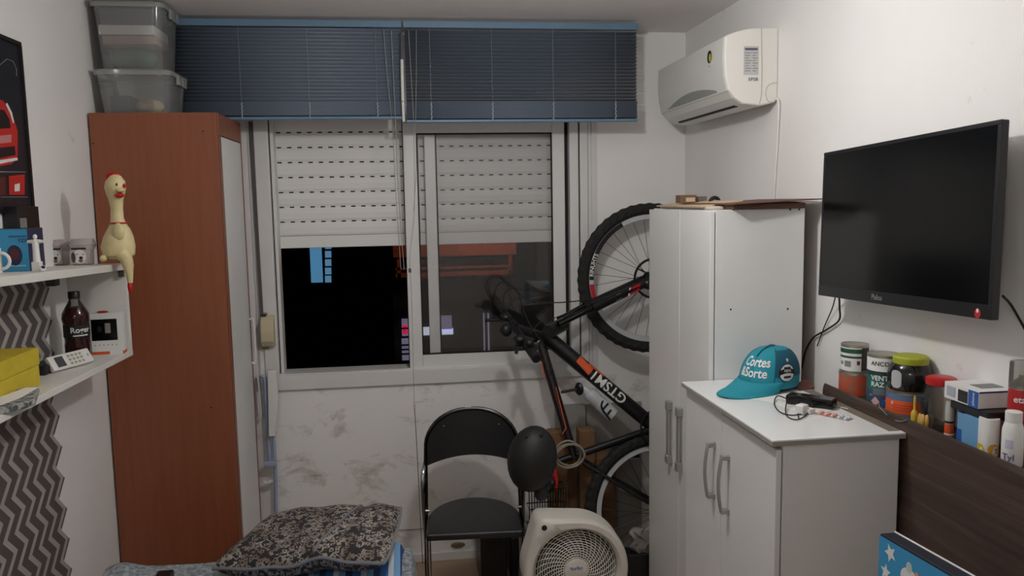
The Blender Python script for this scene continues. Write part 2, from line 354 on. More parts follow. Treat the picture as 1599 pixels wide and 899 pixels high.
# webbing and its winder
tx = aY(397, 300, D-.01)
bt = thing('strap_winder', 'beige shutter strap winder with grey webbing on the window jamb', 'winder', aY(414, 545, D-.02))
wt, wbm = aY(388, 190, D-.012), aY(406, 492, D-.02)
G().add([wt, wt+Vector((.016, 0, 0)), wbm+Vector((.016, 0, 0)), wbm], [(0, 1, 2, 3)]).o('webbing', mat('webbing', (95, 90, 88), .9, bump=(300, .4)), bt, solid=.0015)
c0, c1 = aY(408, 492, D-.012), aY(431, 540, D-.012)
z0, z1 = c1.z, c0.z+.0
pr = [(0, z0), (-.03, z0+.004), (-.048, z0+.03), (-.05, (z0+z1)/2), (-.045, z1-.03), (-.02, z1), (0, z1)]
G().prism([Vector((c0.x, D-.012+a, b)) for a, b in pr], (c1.x-c0.x, 0, 0)).o('winder_case', 'cream_plastic', bt, bevel=.004)
G().box((c0.x-.004, D-.02, z0-.012), (c0.x+.028, D-.012, z1+.012)).o('back_plate', mat('aged_beige', (150, 132, 104), .6), bt)
G().box((c0.x+.004, D-.045, z1), (c0.x+.026, D-.012, z1+.006)).o('strap_slot', 'black_plastic', bt)
# ------------------------------------------------------------------ two venetian blinds
BY = 3.66
mat('blind_slat', (102, 113, 128), .45); mat('blind_rail', (104, 132, 156), .4); mat('cord', (158, 154, 148), .7); mat('tape', (150, 160, 168), .8)
def blind(xa, xb, label, cords, shiny):
    t = thing('venetian_blind', label, 'blind', ((xa+xb)/2, BY, 2.06), 'blue venetian blinds above the window')
    ztr, zsb = aY(995, 37.5, BY).z+.001, (aY(800, 191, BY).z if shiny else 2.0645); zst = aY(800, 160, BY).z
    G().box((xa, BY-.02, ztr-.03), (xb, BY+.02, ztr-.001)).o('head_rail', 'blind_rail', t, bevel=.002)
    G().box((xa, BY-.014, zsb), (xb, BY+.014, zsb+.013)).o('bottom_rail', 'blind_rail', t, bevel=.004)
    sw = .0125; tilt = math.radians(27 if shiny else 56)
    def slat(zc, a, nm):
        g = G(); n = 4
        row = [Vector((0, -math.cos(a)*sw*q+math.sin(a)*.0016*(1-q*q), math.sin(a)*sw*q+math.cos(a)*.0016*(1-q*q))) for q in [-1+2*k/n for k in range(n+1)]]
        base = Vector((xa+.004, BY, zc)); vs = [base+r for r in row]+[base+r+Vector((xb-xa-.008, 0, 0)) for r in row]
        g.add(vs, [(k, k+1, n+2+k, n+1+k) for k in range(n)]); return g.o(nm, 'blind_slat', t, smooth=True, solid=.0018 if nm != 'slat' else .0005)
    n = 20; zz = np.linspace(ztr-.045, zst+.008, n)
    s = slat(zz[0], tilt, 'slat')
    for q in zz[1:]: twin(s, (0, 0, q-zz[0]))
    k = 30; zq = np.linspace(zst, zsb+.016, k); s = slat(zq[0], math.radians(14), 'gathered_slat')
    for q in zq[1:]: twin(s, (random.uniform(-.0015, .0015), random.uniform(-.0015, .0015), q-zq[0]))
    for cx in cords:
        px = aY(cx, 120, BY).x
        g = G().tube([(px, BY-.0135, ztr-.03), (px, BY-.0135, zst)], .0007, 5).tube([(px, BY+.0135, ztr-.03), (px, BY+.0135, zst)], .0007, 5); g.o('ladder_cord', 'tape', t)
        g = G(); zt_ = np.linspace(zst, zsb+.005, 9); g.tube([(px+.002*(-1)**i, BY-.0155, q) for i, q in enumerate(zt_)], .0032, 6); g.o('gathered_tape', 'tape', t)
    return t, ztr, zsb
xm = aY(628, 40, BY).x
bl1, ztr, zsb = blind(-1.0, xm-.004, 'blue venetian blind half drawn up, the left one, partly behind storage boxes', (376, 482, 588), 0)
bl2, ztr, zsb = blind(xm+.004, aY(995, 40, BY).x, 'blue venetian blind half drawn up, the right one, nearest the air conditioner', (672, 768, 863, 960), 1)
def hang(par, name, pix, Y, r, m='cord'):
    g = G().tube(smoothp([aY(px, py, Y) for px, py in pix], 5), r, 6); return g.o(name, m, par, smooth=True)
hang(bl1, 'tilt_cord', [(599, 46), (604, 110), (613, 205), (618, 300), (626, 420)], BY-.024, .0012)
hang(bl1, 'pull_cord', [(611, 48), (614, 110), (618, 200), (622, 300), (631, 420)], BY-.025, .0014)
hang(bl2, 'pull_cord', [(638, 48), (642, 120), (646, 200), (647, 330), (640, 400), (643, 470), (645, 560), (647, 632)], BY-.026, .0013)
hang(bl2, 'tilt_cord', [(650, 48), (650, 120), (649, 200), (650, 260), (646, 330)], BY-.027, .0012)
a = aY(645, 560, BY-.026); k_ = aY(647, 632, BY-.026)
hang(bl2, 'pull_cord_tail', [(647, 632), (651, 700), (656, 800), (660, 880)], BY-.026, .0016, mat('soiled_cord', (88, 72, 60), .8))
G().ell(k_, (.006, .006, .011), 10, 6).o('cord_knob', 'cream_plastic', bl2, smooth=True)
G().cyl(aY(627, 50, BY-.03), aY(627.5, 93, BY-.03), .006, n=8).o('wand_top', mat('wand_grey', (88, 84, 92), .5), bl1, smooth=True)
G().cyl(aY(627.5, 93, BY-.03), aY(629, 158, BY-.03), .0068, n=8).o('wand', 'white_plastic', bl1, smooth=True)
G().cyl(aY(629, 159, BY-.03), aY(630.5, 190, BY-.03), .0062, n=8).o('wand_tip', 'white_plastic', bl1, smooth=True)
# ------------------------------------------------------------------ ceiling lamp that lights the room (just above the frame), then the added fill lamp
lm = thing('ceiling_or_fill_lamp', 'bare bulb in a white ceiling holder above the room', 'lamp', (LAMP.x, LAMP.y, 2.33))
G().cyl((LAMP.x, LAMP.y, 2.33), (LAMP.x, LAMP.y, 2.49), .004, n=8).o('flex', 'white_plastic', lm)
G().lathe([(.05, 2.5), (.05, 2.485), (.03, 2.475), (.01, 2.47)], (LAMP.x, LAMP.y, 0), 20).o('lamp_holder', 'white_plastic', lm, smooth=True)
l2 = thing('ceiling_or_fill_lamp', 'added fill lamp, unseen behind the camera', 'lamp', (FILL_AT.x, FILL_AT.y, 2.36))  # made-up fixture to carry the added fill light
G().lathe([(.06, 2.5), (.06, 2.485), (.03, 2.46), (.02, 2.43)], (FILL_AT.x, FILL_AT.y, 0), 20).o('lamp_holder', 'white_plastic', l2, smooth=True)
# ------------------------------------------------------------------ night outside
mat('night_wall', (26, 26, 30), .9, noise=(2, .3, .7), c2=(20, 20, 24)); mat('lit_blue', (104, 172, 220), .6, emit=.42); mat('lit_blue_pane', (120, 176, 218), .6, emit=.40)
mat('brick_wood', (176, 96, 56), .7, noise=(14, .3, .7), c2=(140, 70, 42)); mat('sign_magenta', (225, 40, 95), .6, emit=.55); mat('lit_lilac', (165, 160, 190), .6, emit=.25); mat('lit_white', (215, 220, 240), .6, emit=.5)
YB = 16.0
bA = thing('apartment_block', 'dark apartment block across the street with one lit blue window', 'building', (-2, YB, -6))
G().box((-9, YB, -8), (3.0, YB+4, 9)).o('facade', 'night_wall', bA)
q0, q1 = aY(484, 378, YB), aY(505, 440, YB)
wA = G().box((q0.x-.06, YB-.06, q1.z-.06), (aY(520, 400, YB).x+.06, YB, q0.z+.1)).o('window_frame', 'night_wall', bA)
G().box((q0.x, YB-.09, q1.z), (q1.x, YB-.062, q0.z)).o('lit_curtain', 'lit_blue', wA)
for py in (378, 391.5, 404.5, 417.5, 430):
    a, b = aY(508, py, YB), aY(518, py+10, YB); G().box((a.x, YB-.09, b.z), (b.x, YB-.062, a.z)).o('lit_pane', 'lit_blue_pane', wA)
YC = 11.0
bB = thing('neighbour_building', 'neighbouring building with an orange lit wooden balcony', 'building', (1.5, YC, -6))
e0 = aY(612, 500, YC).x
G().box((e0, YC+1.2, -8), (6, YC+5, 9)).o('facade', mat('neighbour_wall', (58, 52, 50), .9), bB)
b0, b1 = aY(614, 402, YC), aY(806, 384, YC)
G().box((b0.x, YC, b0.z), (b1.x, YC+1.3, b1.z+.35)).o('balcony_slab', 'brick_wood', bB)
b2, b3 = aY(618, 434, YC), aY(800, 424, YC)
G().box((b2.x, YC+.05, b2.z), (b3.x, YC+.12, b2.z+.06)).o('rail', 'brick_wood', bB); G().box((b2.x, YC+.05, b2.z+.1), (b3.x, YC+.1, b2.z+.13)).o('rail', 'brick_wood', bB)
for py in (407, 413, 419, 428):
    p, q_ = aY(616, py, YC+1.15), aY(804, py+4, YC+1.15); G().box((p.x, YC+1.12, q_.z), (q_.x, YC+1.2, p.z)).o('plank', 'brick_wood', bB)
for px in (620, 795):
    p = aY(px, 420, YC); G().box((p.x, YC+.05, b2.z), (p.x+.05, YC+.1, b0.z)).o('post', 'brick_wood', bB)
for px0, py0, px1, py1, m in ((627, 499, 641, 524, 'lit_lilac'), (628, 508, 637, 521, 'sign_magenta'), (627, 530, 641, 562, 'lit_lilac'), (660, 512, 673, 523, 'lit_white'), (688, 494, 706, 520, 'lit_lilac'), (690, 514, 708, 522, 'lit_white'), (755, 490, 758, 552, 'lit_lilac'), (762, 490, 765, 552, 'lit_lilac')):  # glowing boxes: lit windows, and white-blue window reflections given as emission
    o_ = .02 if m == 'sign_magenta' else 0
    a, b = aY(px0, py0, YC+1.1-o_), aY(px1, py1, YC+1.1-o_); G().box((a.x, YC+1.1-o_, b.z), (b.x, YC+1.2, a.z)).o('sign' if o_ else 'window_glow', m, bB)
for py in (512, 545, 538, 552):
    a, b = aY(626, py, YC+1.05), aY(642, py+1.5, YC+1.05); G().box((a.x, YC+1.05, b.z), (b.x, YC+1.08, a.z)).o('window_bar', 'night_wall', bB)
s_ = Sheet(aY(632.5, 514, YC+1.04), (1, 0, 0), (0, 0, 1), (0, -1, 0)); s_.text('P', 0, 0, .085).o('sign_letter', 'white_print', bB)
sl = bpy.data.lights.new('street_light', 'POINT'); sl.energy = 14; sl.color = (1, .62, .42); sl.shadow_soft_size = .1
so_ = bpy.data.objects.new('street_light', sl); COL.objects.link(so_); so_.location = (b0.x+1.2, YC-.9, b0.z+.5)
# ================================================================== brown wardrobe
mat('brown_laminate', (146, 84, 56), .42, noise=(9, .25, .75), c2=(130, 73, 47), stretch=(6, 6, .35))
mat('brown_edge', (128, 78, 55), .45)
WX0, WX1, WY0, WY1, WH = -1.192, -.717, 3.33, 3.79, 2.062
wd = thing('wardrobe', 'tall narrow brown wardrobe with a white door in the left corner', 'wardrobe', ((WX0+WX1)/2, (WY0+WY1)/2, FZ))
G().box((WX1-.02, WY0+.019, FZ), (WX1+.0, WY0+.052, WH-.085)).o('stile', 'brown_edge', wd, bevel=.001)
sp = G().box((WX0, WY0, FZ), (WX1-.004, WY0+.018, WH)).o('side_panel', 'brown_laminate', wd, bevel=.001)
G().box((WX0, WY1-.018, FZ), (WX1, WY1, WH)).o('side_panel', 'brown_laminate', wd, bevel=.001)
G().box((WX0, WY0+.018, WH-.018), (WX1-.02, WY1-.018, WH)).o('top_panel', 'brown_laminate', wd)
G().box((WX0, WY0+.018, FZ), (WX0+.006, WY1-.018, WH-.018)).o('back_panel', 'brown_edge', wd)
G().box((WX1-.02, WY0+.018, WH-.085), (WX1, WY1-.018, WH)).o('header', 'brown_laminate', wd, bevel=.001)
G().box((WX1-.05, WY0+.053, FZ+.06), (WX1-.02, WY1-.02, WH-.087)).o('stile_backing', 'brown_edge', wd)
dr = G().box((WX1-.018, WY0+.054, FZ+.07), (WX1-.001, WY1-.02, WH-.089)).o('door', 'white_melamine', wd, bevel=.0015)
hp_ = aX(404, 512, WX1)
for px, py in ((146, 224), (317, 205), (153, 590), (330, 636)):
    p = aY(px, py, WY0); G().cyl(p+Vector((0, -.001, 0)), p+Vector((0, .002, 0)), .0035, n=10).o('screw', 'black_plastic', sp)
# handle of the door
p0, p1 = Vector((WX1, 3.755, 1.18)), Vector((WX1, 3.755, .98))
g = G().tube(smoothp([p0, p0+Vector((.018, 0, -.01)), p1+Vector((.018, 0, .01)), p1], 4), .005, 8); g.o('handle', 'white_plastic', dr, smooth=True)
# ================================================================== storage boxes on the wardrobe
clear('box_plastic', (244, 246, 246), .20, (232, 234, 232), .12)
clear('box_plastic_rim', (236, 238, 238), .35, (225, 227, 222), .2)
def tote(label, x0, x1, y0, y1, z0, z1, ins):
    t = thing('storage_box', label, 'storage box', ((x0+x1)/2, (y0+y1)/2, z0), 'clear storage boxes on the wardrobe')
    def ring(z, k, r=.035, n=5):
        a0, a1, b0, b1 = x0+k, x1-k, y0+k, y1-k; out = []
        for cx, cy, s in ((a1-r, b1-r, 0), (a0+r, b1-r, 1), (a0+r, b0+r, 2), (a1-r, b0+r, 3)):
            out += [Vector((cx+r*math.cos(math.pi/2*(s+i/n)), cy+r*math.sin(math.pi/2*(s+i/n)), z)) for i in range(n+1)]
        return out
    R_ = [ring(z0, ins), ring(z0+.01, ins-.004), ring(z1-.03, .012), ring(z1-.012, .009)]; m = len(R_[0]); g = G()
    g.add([v for r in R_ for v in r], [(i*m+k, i*m+(k+1) % m, (i+1)*m+(k+1) % m, (i+1)*m+k) for i in range(len(R_)-1) for k in range(m)]+[tuple(range(m))])
    g.o('tub', 'box_plastic', t, smooth=True)
    L_ = [ring(z1-.022, .003), ring(z1-.006, 0), ring(z1, .006), ring(z1, .03), ring(z1-.006, .045)]; g = G()
    g.add([v for r in L_ for v in r], [(i*m+k, i*m+(k+1) % m, (i+1)*m+(k+1) % m, (i+1)*m+k) for i in range(len(L_)-1) for k in range(m)]+[tuple((len(L_)-1)*m+k for k in range(m))])
    lid = g.o('lid', 'box_plastic_rim', t, smooth=True)
    for y in (y0+.12, y1-.1):
        G().box((x1-.006, y-.03, z1-.05), (x1+.006, y+.03, z1-.012)).o('clip', 'box_plastic_rim', lid, bevel=.003)
    return t
BX0, BX1 = -1.183, -.885
tote('wide shallow clear plastic box with white lid directly on the wardrobe', BX0, BX1, 3.35, 3.632, WH, 2.232, .028)
tote('tall clear plastic box of papers, uppermost on the wardrobe under the ceiling', BX0+.004, BX1-.015, 3.355, 3.622, 2.233, 2.49, .03)
mat('paper', (236, 230, 224), .8); mat('dark_folder', (64, 66, 72), .6); mat('green_bag', (78, 112, 98), .6); mat('cream_cloth', (196, 180, 140), .85); mat('pink_paper', (190, 160, 150), .8); mat('dark_slate', (58, 66, 76), .6)
G().box((-1.15, 3.40, 2.405), (-.955, 3.56, 2.468)).o('document_folder', 'dark_folder', label='dark folder standing in the upper clear storage box', cat='folder', bevel=.003)
G().box((-1.15, 3.378, 2.365), (-.945, 3.57, 2.402)).o('paper_stack', 'paper', label='white folded papers inside the upper clear storage box', cat='papers', bevel=.003)
G().box((-1.14, 3.385, 2.33), (-.94, 3.56, 2.362)).o('paper_stack', 'pink_paper', label='pinkish paper sheets below the white papers in the upper box', cat='papers', bevel=.003)
G().ell((-1.05, 3.47, 2.285), (.088, .08, .044), 14, 8).o('plastic_bag', 'green_bag', label='greenish bag at the bottom of the upper clear box', cat='bag', smooth=True)
G().box((-1.13, 3.39, 2.066), (-1.055, 3.5, 2.135)).o('small_box', 'dark_slate', label='dark box inside the lower clear storage box', cat='box', bevel=.004)
G().ell((-.995, 3.44, 2.097), (.055, .05, .03), 14, 8).o('cloth_bundle', 'cream_cloth', label='cream cloth bundle inside the lower clear storage box', cat='cloth', smooth=True)
# ================================================================== wall shelf unit on the left wall
mat('shelf_white', (226, 224, 218), .45, noise=(3, .3, .7), c2=(220, 217, 210))
XS = -1.0; YS = 3.03; YN = 1.75
su = thing('wall_shelf', 'white two tier wall shelf on the left wall', 'shelf', (-1.1, 2.4, 1.17))
zu = lambda y: 1.5+(3.03-y)*.036
zw = lambda y: 1.182+(3.03-y)*.015
def board(nm, zf, th, ye):
    a = [(XL, YN, zf(YN)-th), (XS, YN, zf(YN)-th), (XS, ye, zf(ye)-th), (XL, ye, zf(ye)-th)]
    return G().add([Vector(p) for p in a]+[Vector(p)+Vector((0, 0, th)) for p in a], [(3, 2, 1, 0), (4, 5, 6, 7), (0, 1, 5, 4), (1, 2, 6, 5), (2, 3, 7, 6), (3, 0, 4, 7)]).o(nm, 'shelf_white', su, bevel=.0015)
board('upper_shelf', zu, .024, YS); board('lower_shelf', zw, .02, YS+.025)
G().box((XL, YS+.005, zw(YS)), (XS, YS+.023, zu(YS)-.024)).o('end_panel', 'shelf_white', su, bevel=.001)
G().box((XS-.02, YS-.012, zu(YS)-.048), (XS-.004, YS+.004, zu(YS)-.025)).o('bracket', mat('bracket_brown', (70, 60, 52), .6), su)
G().box((XL, 2.86, 1.44), (XL+.03, 2.9, 1.462)).o('bracket', 'bracket_brown', su)
# ------------------------------------------------------------------ rubber chicken
mat('chicken_rubber', (222, 208, 158), .45, noise=(25, .35, .7), c2=(210, 194, 140))
cy_ = 2.93; cb = aY(186, 404, cy_); zc = zu(cy_)
ch = thing('rubber_chicken', 'cream rubber chicken toy with red comb sitting on the upper shelf end', 'toy', (cb.x, cy_, zc))
k = cy_/1254.66
def cx_(px, py): return aY(px, py, cy_)
secs = [(404, 187, 14), (398, 186, 22), (385, 184.5, 24), (370, 185, 21), (358, 185.5, 16), (349, 184.5, 11), (340, 183, 9), (325, 182.5, 8.5), (312, 181, 10), (302, 180.5, 13), (292, 180, 15), (283, 180, 13.5), (275, 180, 8), (272, 180, 3)]
g = G(); n = 18; vs = []
for py, px, r in secs:
    c = cx_(px, py); vs += [c+Vector((r*k*math.cos(2*math.pi*i/n), r*k*.85*math.sin(2*math.pi*i/n), 0)) for i in range(n)]
g.add(vs, [(i*n+j, i*n+(j+1) % n, (i+1)*n+(j+1) % n, (i+1)*n+j) for i in range(len(secs)-1) for j in range(n)]+[tuple(range(n))[::-1], tuple((len(secs)-1)*n+j for j in range(n))])
bd = g.o('body', 'chicken_rubber', ch, smooth=True)
c = cx_(176, 274); G().ell(c, (.024, .008, .013), 14, 8).ell(cx_(170, 279), (.012, .007, .012), 12, 6).o('comb', 'red_plastic', bd, smooth=True)
f_ = Vector((.25, -.95, 0)).normalized()
G().ell(cx_(190, 305)+Vector((0, -.022, 0)), (.016, .016, .009), 12, 8).o('beak', 'red_plastic', bd, smooth=True)
G().ell(cx_(192, 297)+Vector((0, -.024, 0)), (.015, .018, .008), 12, 8).o('upper_beak', 'chicken_rubber', bd, smooth=True)
G().ell(cx_(196, 290)+Vector((0, -.012, 0)), (.006, .006, .008), 10, 6).o('wattle', 'red_plastic', bd, smooth=True)
G().ell(cx_(187, 288)+Vector((0, -.029, 0)), (.0025, .003, .005), 10, 6).o('eye', 'black_print', bd)
c = cx_(184.3, 348); G().tube([c+Vector((.0275*math.cos(t), .0235*math.sin(t), 0)) for t in np.linspace(0, 2*math.pi, 20)[:-1]], .003, 6, closed=True).o('collar', 'red_plastic', bd, smooth=True)
for px, s in ((191, 1),):
    G().ell(cx_(px, 361)+Vector((0, -.036, 0)), (.02, .012, .03), 12, 8).o('wing', 'chicken_rubber', bd, smooth=True)
lg = [(192, 394), (199, 402), (203, 415), (205, 428), (206, 440)]
G().tube(smoothp([cx_(a, b)+Vector((.004, -.03, 0)) for a, b in lg], 4), [.026, .026, .025, .024, .022, .021, .02, .019, .018, .016, .014, .013, .012, .011, .01, .009, .009][:17], 10).o('leg', 'chicken_rubber', ch, smooth=True)
G().ell(cx_(206, 446)+Vector((.004, -.03, 0)), (.009, .009, .024), 10, 6).o('foot', 'red_plastic', ch, smooth=True)
G().ell(cx_(167, 402)+Vector((0, -.03, 0)), (.012, .02, .012), 10, 6).o('leg_stub', 'chicken_rubber', ch, smooth=True)
# ------------------------------------------------------------------ two dog cups
clear('cup_glass', (238, 235, 233), .4, (226, 218, 214), .05)
def cup(px, label, Y=2.79):
    c = aZ(px, 411, zu(Y)); Y = c.y; z = zu(Y)+.0005
    t = thing('dog_cup', label, 'cup', (c.x, Y, z), 'pair of clear cups with a dog picture')
    k = Y/1254.66
    G().lathe([(.032, z), (.037, z+.004), (.039, z+.05), (.050, z+.072), (.040, z+.090)], (c.x, Y, 0), 6, cap=True).o('cup_body', 'cup_glass', t)
    s = Sheet((c.x+.004, Y-.041, z+.031), (1, .02, 0), (0, .0, 1), (0, -1, 0))
    s.rect(-.026, -.024, .026, .03, .0).o('picture', mat('dog_backing', (186, 172, 168), .7), t)
    s.disc(.002, .0, .021, .024, .001).o('dog_face', 'white_print', t)
    s.poly([(-.024, .024), (.024, .024), (.024, .03), (-.024, .03)], .0012).o('caption', 'black_print', t)
    s.disc(-.018, -.002, .007, .018, .0015).o('dog_ear', mat('dog_dark', (70, 58, 58), .7), t)
    s.disc(.006, -.004, .006, .005, .002).o('dog_nose', 'black_print', t); s.disc(.005, -.014, .007, .006, .002).o('dog_mouth', mat('dog_pink', (150, 80, 84), .7), t)
    s.disc(-.006, .008, .0022, off=.002).o('dog_eye', 'black_print', t); s.disc(.014, .008, .0022, off=.002).o('dog_eye', 'black_print', t)
cup(91, 'clear cup with white dog picture, nearer the white statue'); cup(130, 'clear cup with white dog picture, nearer the rubber chicken')
# ------------------------------------------------------------------ blue product box, white statue, small ball, mug, black tower
yb = 2.5; z = zu(yb); pa, pb = aY(-14, 400, yb), aY(46, 400, yb); ph = aY(20, 357, yb).z
bb = thing('speaker_box', 'bright blue product box with a dark speaker picture on the upper shelf', 'box', ((pa.x+pb.x)/2, yb, z))
mat('box_blue', (52, 148, 190), .5); mat('box_navy', (34, 36, 70), .5)
G().box((pa.x, yb, z), (pb.x, yb+.1, ph)).o('carton', 'box_navy', bb, bevel=.001)
s = Sheet((pa.x, yb, z), (1, 0, 0), (0, 0, 1), (0, -1, 0)); W_ = pb.x-pa.x; Hh = ph-z
s.rect(.001, .001, W_-.001, Hh-.001).o('front_print', 'box_blue', bb)
s.disc(W_*.62, Hh*.38, .021, .03, .0014).o('speaker_picture', 'box_navy', bb); s.disc(W_*.62, Hh*.40, .012, .016, .0018).o('speaker_cone', mat('dark_red', (90, 30, 40), .5), bb)
s.text('YZX', W_*.86, Hh*.72, .014, .0014).o('lettering', 'black_print', bb)
s.rect(W_*.5, Hh*.80, W_*.97, Hh*.84, .0014).o('print_line', mat('box_blue2', (36, 90, 140), .5), bb); s.rect(W_*.4, Hh*.12, W_*.9, Hh*.15, .0014).o('print_line', mat('box_blue3', (140, 200, 215), .5), bb)
ys = 2.46; z = zu(ys); c = aY(57, 400, ys)
st = thing('statue', 'small white statue with outstretched arms on the upper shelf', 'statue', (c.x, ys, z))
kk = ys/1254.66
G().cbox((c.x, ys, z+.014), (.022, .022, .028)).o('plinth', 'white_plastic', st, bevel=.001)
zt_ = aY(57, 362, ys).z
G().lathe([(.010, z+.028), (.009, z+.045), (.0085, z+.07), (.009, z+.085), (.006, z+.092)], (c.x, ys, 0), 14).o('robe', 'white_plastic', st, smooth=True)
G().tube([(c.x-.021, ys, z+.086), (c.x-.008, ys, z+.086), (c.x+.008, ys, z+.086), (c.x+.021, ys, z+.086)], [.004, .006, .006, .004], 8).o('arms', 'white_plastic', st, smooth=True)
G().ell((c.x, ys, z+.099), (.006, .006, .008), 10, 8).o('head', 'white_plastic', st, smooth=True)
c = aY(66, 410, 2.44); bl = thing('soccer_ball', 'tiny black and white ball beside the white statue', 'ball', (c.x, 2.44, zu(2.44)))
r = .009; cc = Vector((c.x, 2.44, zu(2.44)+r)); G().ell(cc, (r, r, r), 14, 10).o('ball_shell', 'white_print', bl, smooth=True)
G().ell(cc+Vector((.003, -.004, .003)), (.006, .0055, .005), 8, 6).o('patch', 'black_print', bl, smooth=True)
ym = 2.36; c = aY(-8, 395, ym); z = zu(ym); mg = thing('mug', 'white mug at the left edge of the upper shelf', 'mug', (c.x, ym, z))
G().lathe([(.022, z), (.026, z+.004), (.026, z+.07), (.024, z+.07), (.024, z+.006)], (c.x-.012, ym, 0), 20).o('cup_body', 'white_plastic', mg, smooth=True)
G().tube(arc((c.x+.014, ym, z+.035), (0, 0, 1), (1, 0, 0), .022, 0, math.pi, 12), .0045, 8).o('handle', 'white_plastic', mg, smooth=True)
yt = 2.56; z = zu(yt); a, b = aY(-40, 380, yt), aY(49, 322, yt)
tw = thing('media_box', 'black electronic box with a row of pale buttons below the car poster', 'electronics', ((a.x+b.x)/2, yt+.07, z))
G().box((XL+.002, 2.606, z-.004), (XL+.045, yt+.19, b.z)).o('case', 'black_plastic', tw, bevel=.002)
s = Sheet((XL+.045, yt+.19, z), (0, -1, 0), (0, 0, 1), (1, 0, 0))
for i in range(4): s.disc(.02+.018*i, .112, .0035, off=.001).o('button', 'white_print', tw)
s.rect(.09, .11, .135, .155).o('silver_panel', 'brushed_metal', tw)
g = G().tube(smoothp([aX(51, 345, XL+.02), aX(57, 340, XL+.012), aX(59, 345, XL+.01), aX(55, 351, XL+.012)], 5), .001, 6); g.o('wire_hook', 'dark_metal', label='thin wire loop on the wall under the car poster', cat='wire')
# ------------------------------------------------------------------ framed car poster on the left wall
yq1 = 2.786; zq0, zq1 = 1.70, 2.212; yq0 = 2.0
po = thing('car_poster', 'framed dark poster of a red sports car on the left wall', 'poster', (XL+.01, (yq0+yq1)/2, zq0))
G().box((XL, yq0, zq0), (XL+.008, yq1, zq1)).o('print_sheet', mat('poster_dark', (30, 32, 40), .35), po)
g = G()
for lo, hi in (((XL, yq0-.012, zq0-.012), (XL+.014, yq1+.012, zq0)), ((XL, yq0-.012, zq1), (XL+.014, yq1+.012, zq1+.012)), ((XL, yq1, zq0), (XL+.014, yq1+.014, zq1)), ((XL, yq0-.012, zq0), (XL+.014, yq0, zq1))): g.box(lo, hi)
g.o('frame', mat('frame_black', (26, 18, 18), .4), po)
s = Sheet((XL+.008, yq1, zq0), (0, -1, 0), (0, 0, 1), (1, 0, 0))     # a runs from the window end towards the camera
k = lambda px, py: (yq1-aX(px, py, XL+.008).y, aX(px, py, XL+.008).z-zq0)
am = k(-16, 200)[0]                                   # the car's middle line; the near half mirrors the far half
def pp(pix, m, nm, off=.001):
    q = [k(*p_) for p_ in pix]; s.poly(q, off).o(nm, m, po)
    s.poly([(2*am-a_, b_) for a_, b_ in q], off).o(nm, m, po)
mat('car_red', (196, 44, 42), .35); mat('car_pink', (200, 130, 128), .4); mat('car_dark', (24, 26, 32), .3)
pp([(-16, 150), (4, 157), (16, 172), (22, 188), (27, 205), (27, 245), (18, 256), (-16, 262)], 'car_red', 'car_body')
pp([(-16, 168), (6, 172), (14, 186), (16, 200), (-16, 202)], 'car_dark', 'windscreen', .0014)
pp([(-16, 213), (17, 210), (17, 222), (-16, 226)], 'car_pink', 'bonnet', .0014)
pp([(-16, 232), (22, 228), (24, 242), (-16, 250)], 'car_dark', 'grille', .0014)
pp([(-16, 252), (26, 246), (27, 250), (-16, 259)], 'white_print', 'bumper_line', .0018)
pp([(10, 160), (18, 176), (21, 192), (19, 192), (15, 178), (8, 163)], 'white_print', 'roof_highlight', .0018)
pp([(13, 275), (38, 272), (38, 304), (14, 304)], 'car_red', 'detail_picture', .001); pp([(-10, 278), (8, 276), (8, 304), (-10, 304)], mat('detail_brown', (90, 40, 34), .4), 'detail_picture', .001)
pp([(22, 288), (30, 286), (30, 298), (22, 299)], 'white_print', 'detail_light', .0016)
pp([(-16, 267), (40, 268), (40, 269), (-16, 269)], 'grey_print', 'print_line', .0012); pp([(-16, 307), (43, 307), (43, 308), (-16, 308)], 'grey_print', 'print_line', .0012)
g = G().tube([s.p(*k(px, py), .0015) for px, py in ((-2, 102), (10, 92), (20, 96), (25, 108), (25, 118))], .0012, 5); g.o('print_curve', 'grey_print', po)
# ================================================================== lower shelf things
yl0, yl1 = 2.13, 2.55
c0, c1 = aZ(-30, 640, zw(2.2)), aZ(66, 587, zw(2.5))
yx = thing('yellow_box', 'yellow carton with a seam around it on the lower shelf', 'box', (-1.11, 2.38, zw(2.38)))
mat('yellow_card', (205, 184, 52), .6, noise=(20, .3, .7), c2=(190, 168, 44))
z = zw(2.4); zt_ = aX(66, 532, -1.07).z
G().box((-1.185, 2.18, z), (-1.058, 2.44, z+.062)).o('carton', 'yellow_card', yx, bevel=.002); G().box((-1.186, 2.178, z+.063), (-1.056, 2.442, z+.112)).o('carton_lid', 'yellow_card', yx, bevel=.002)
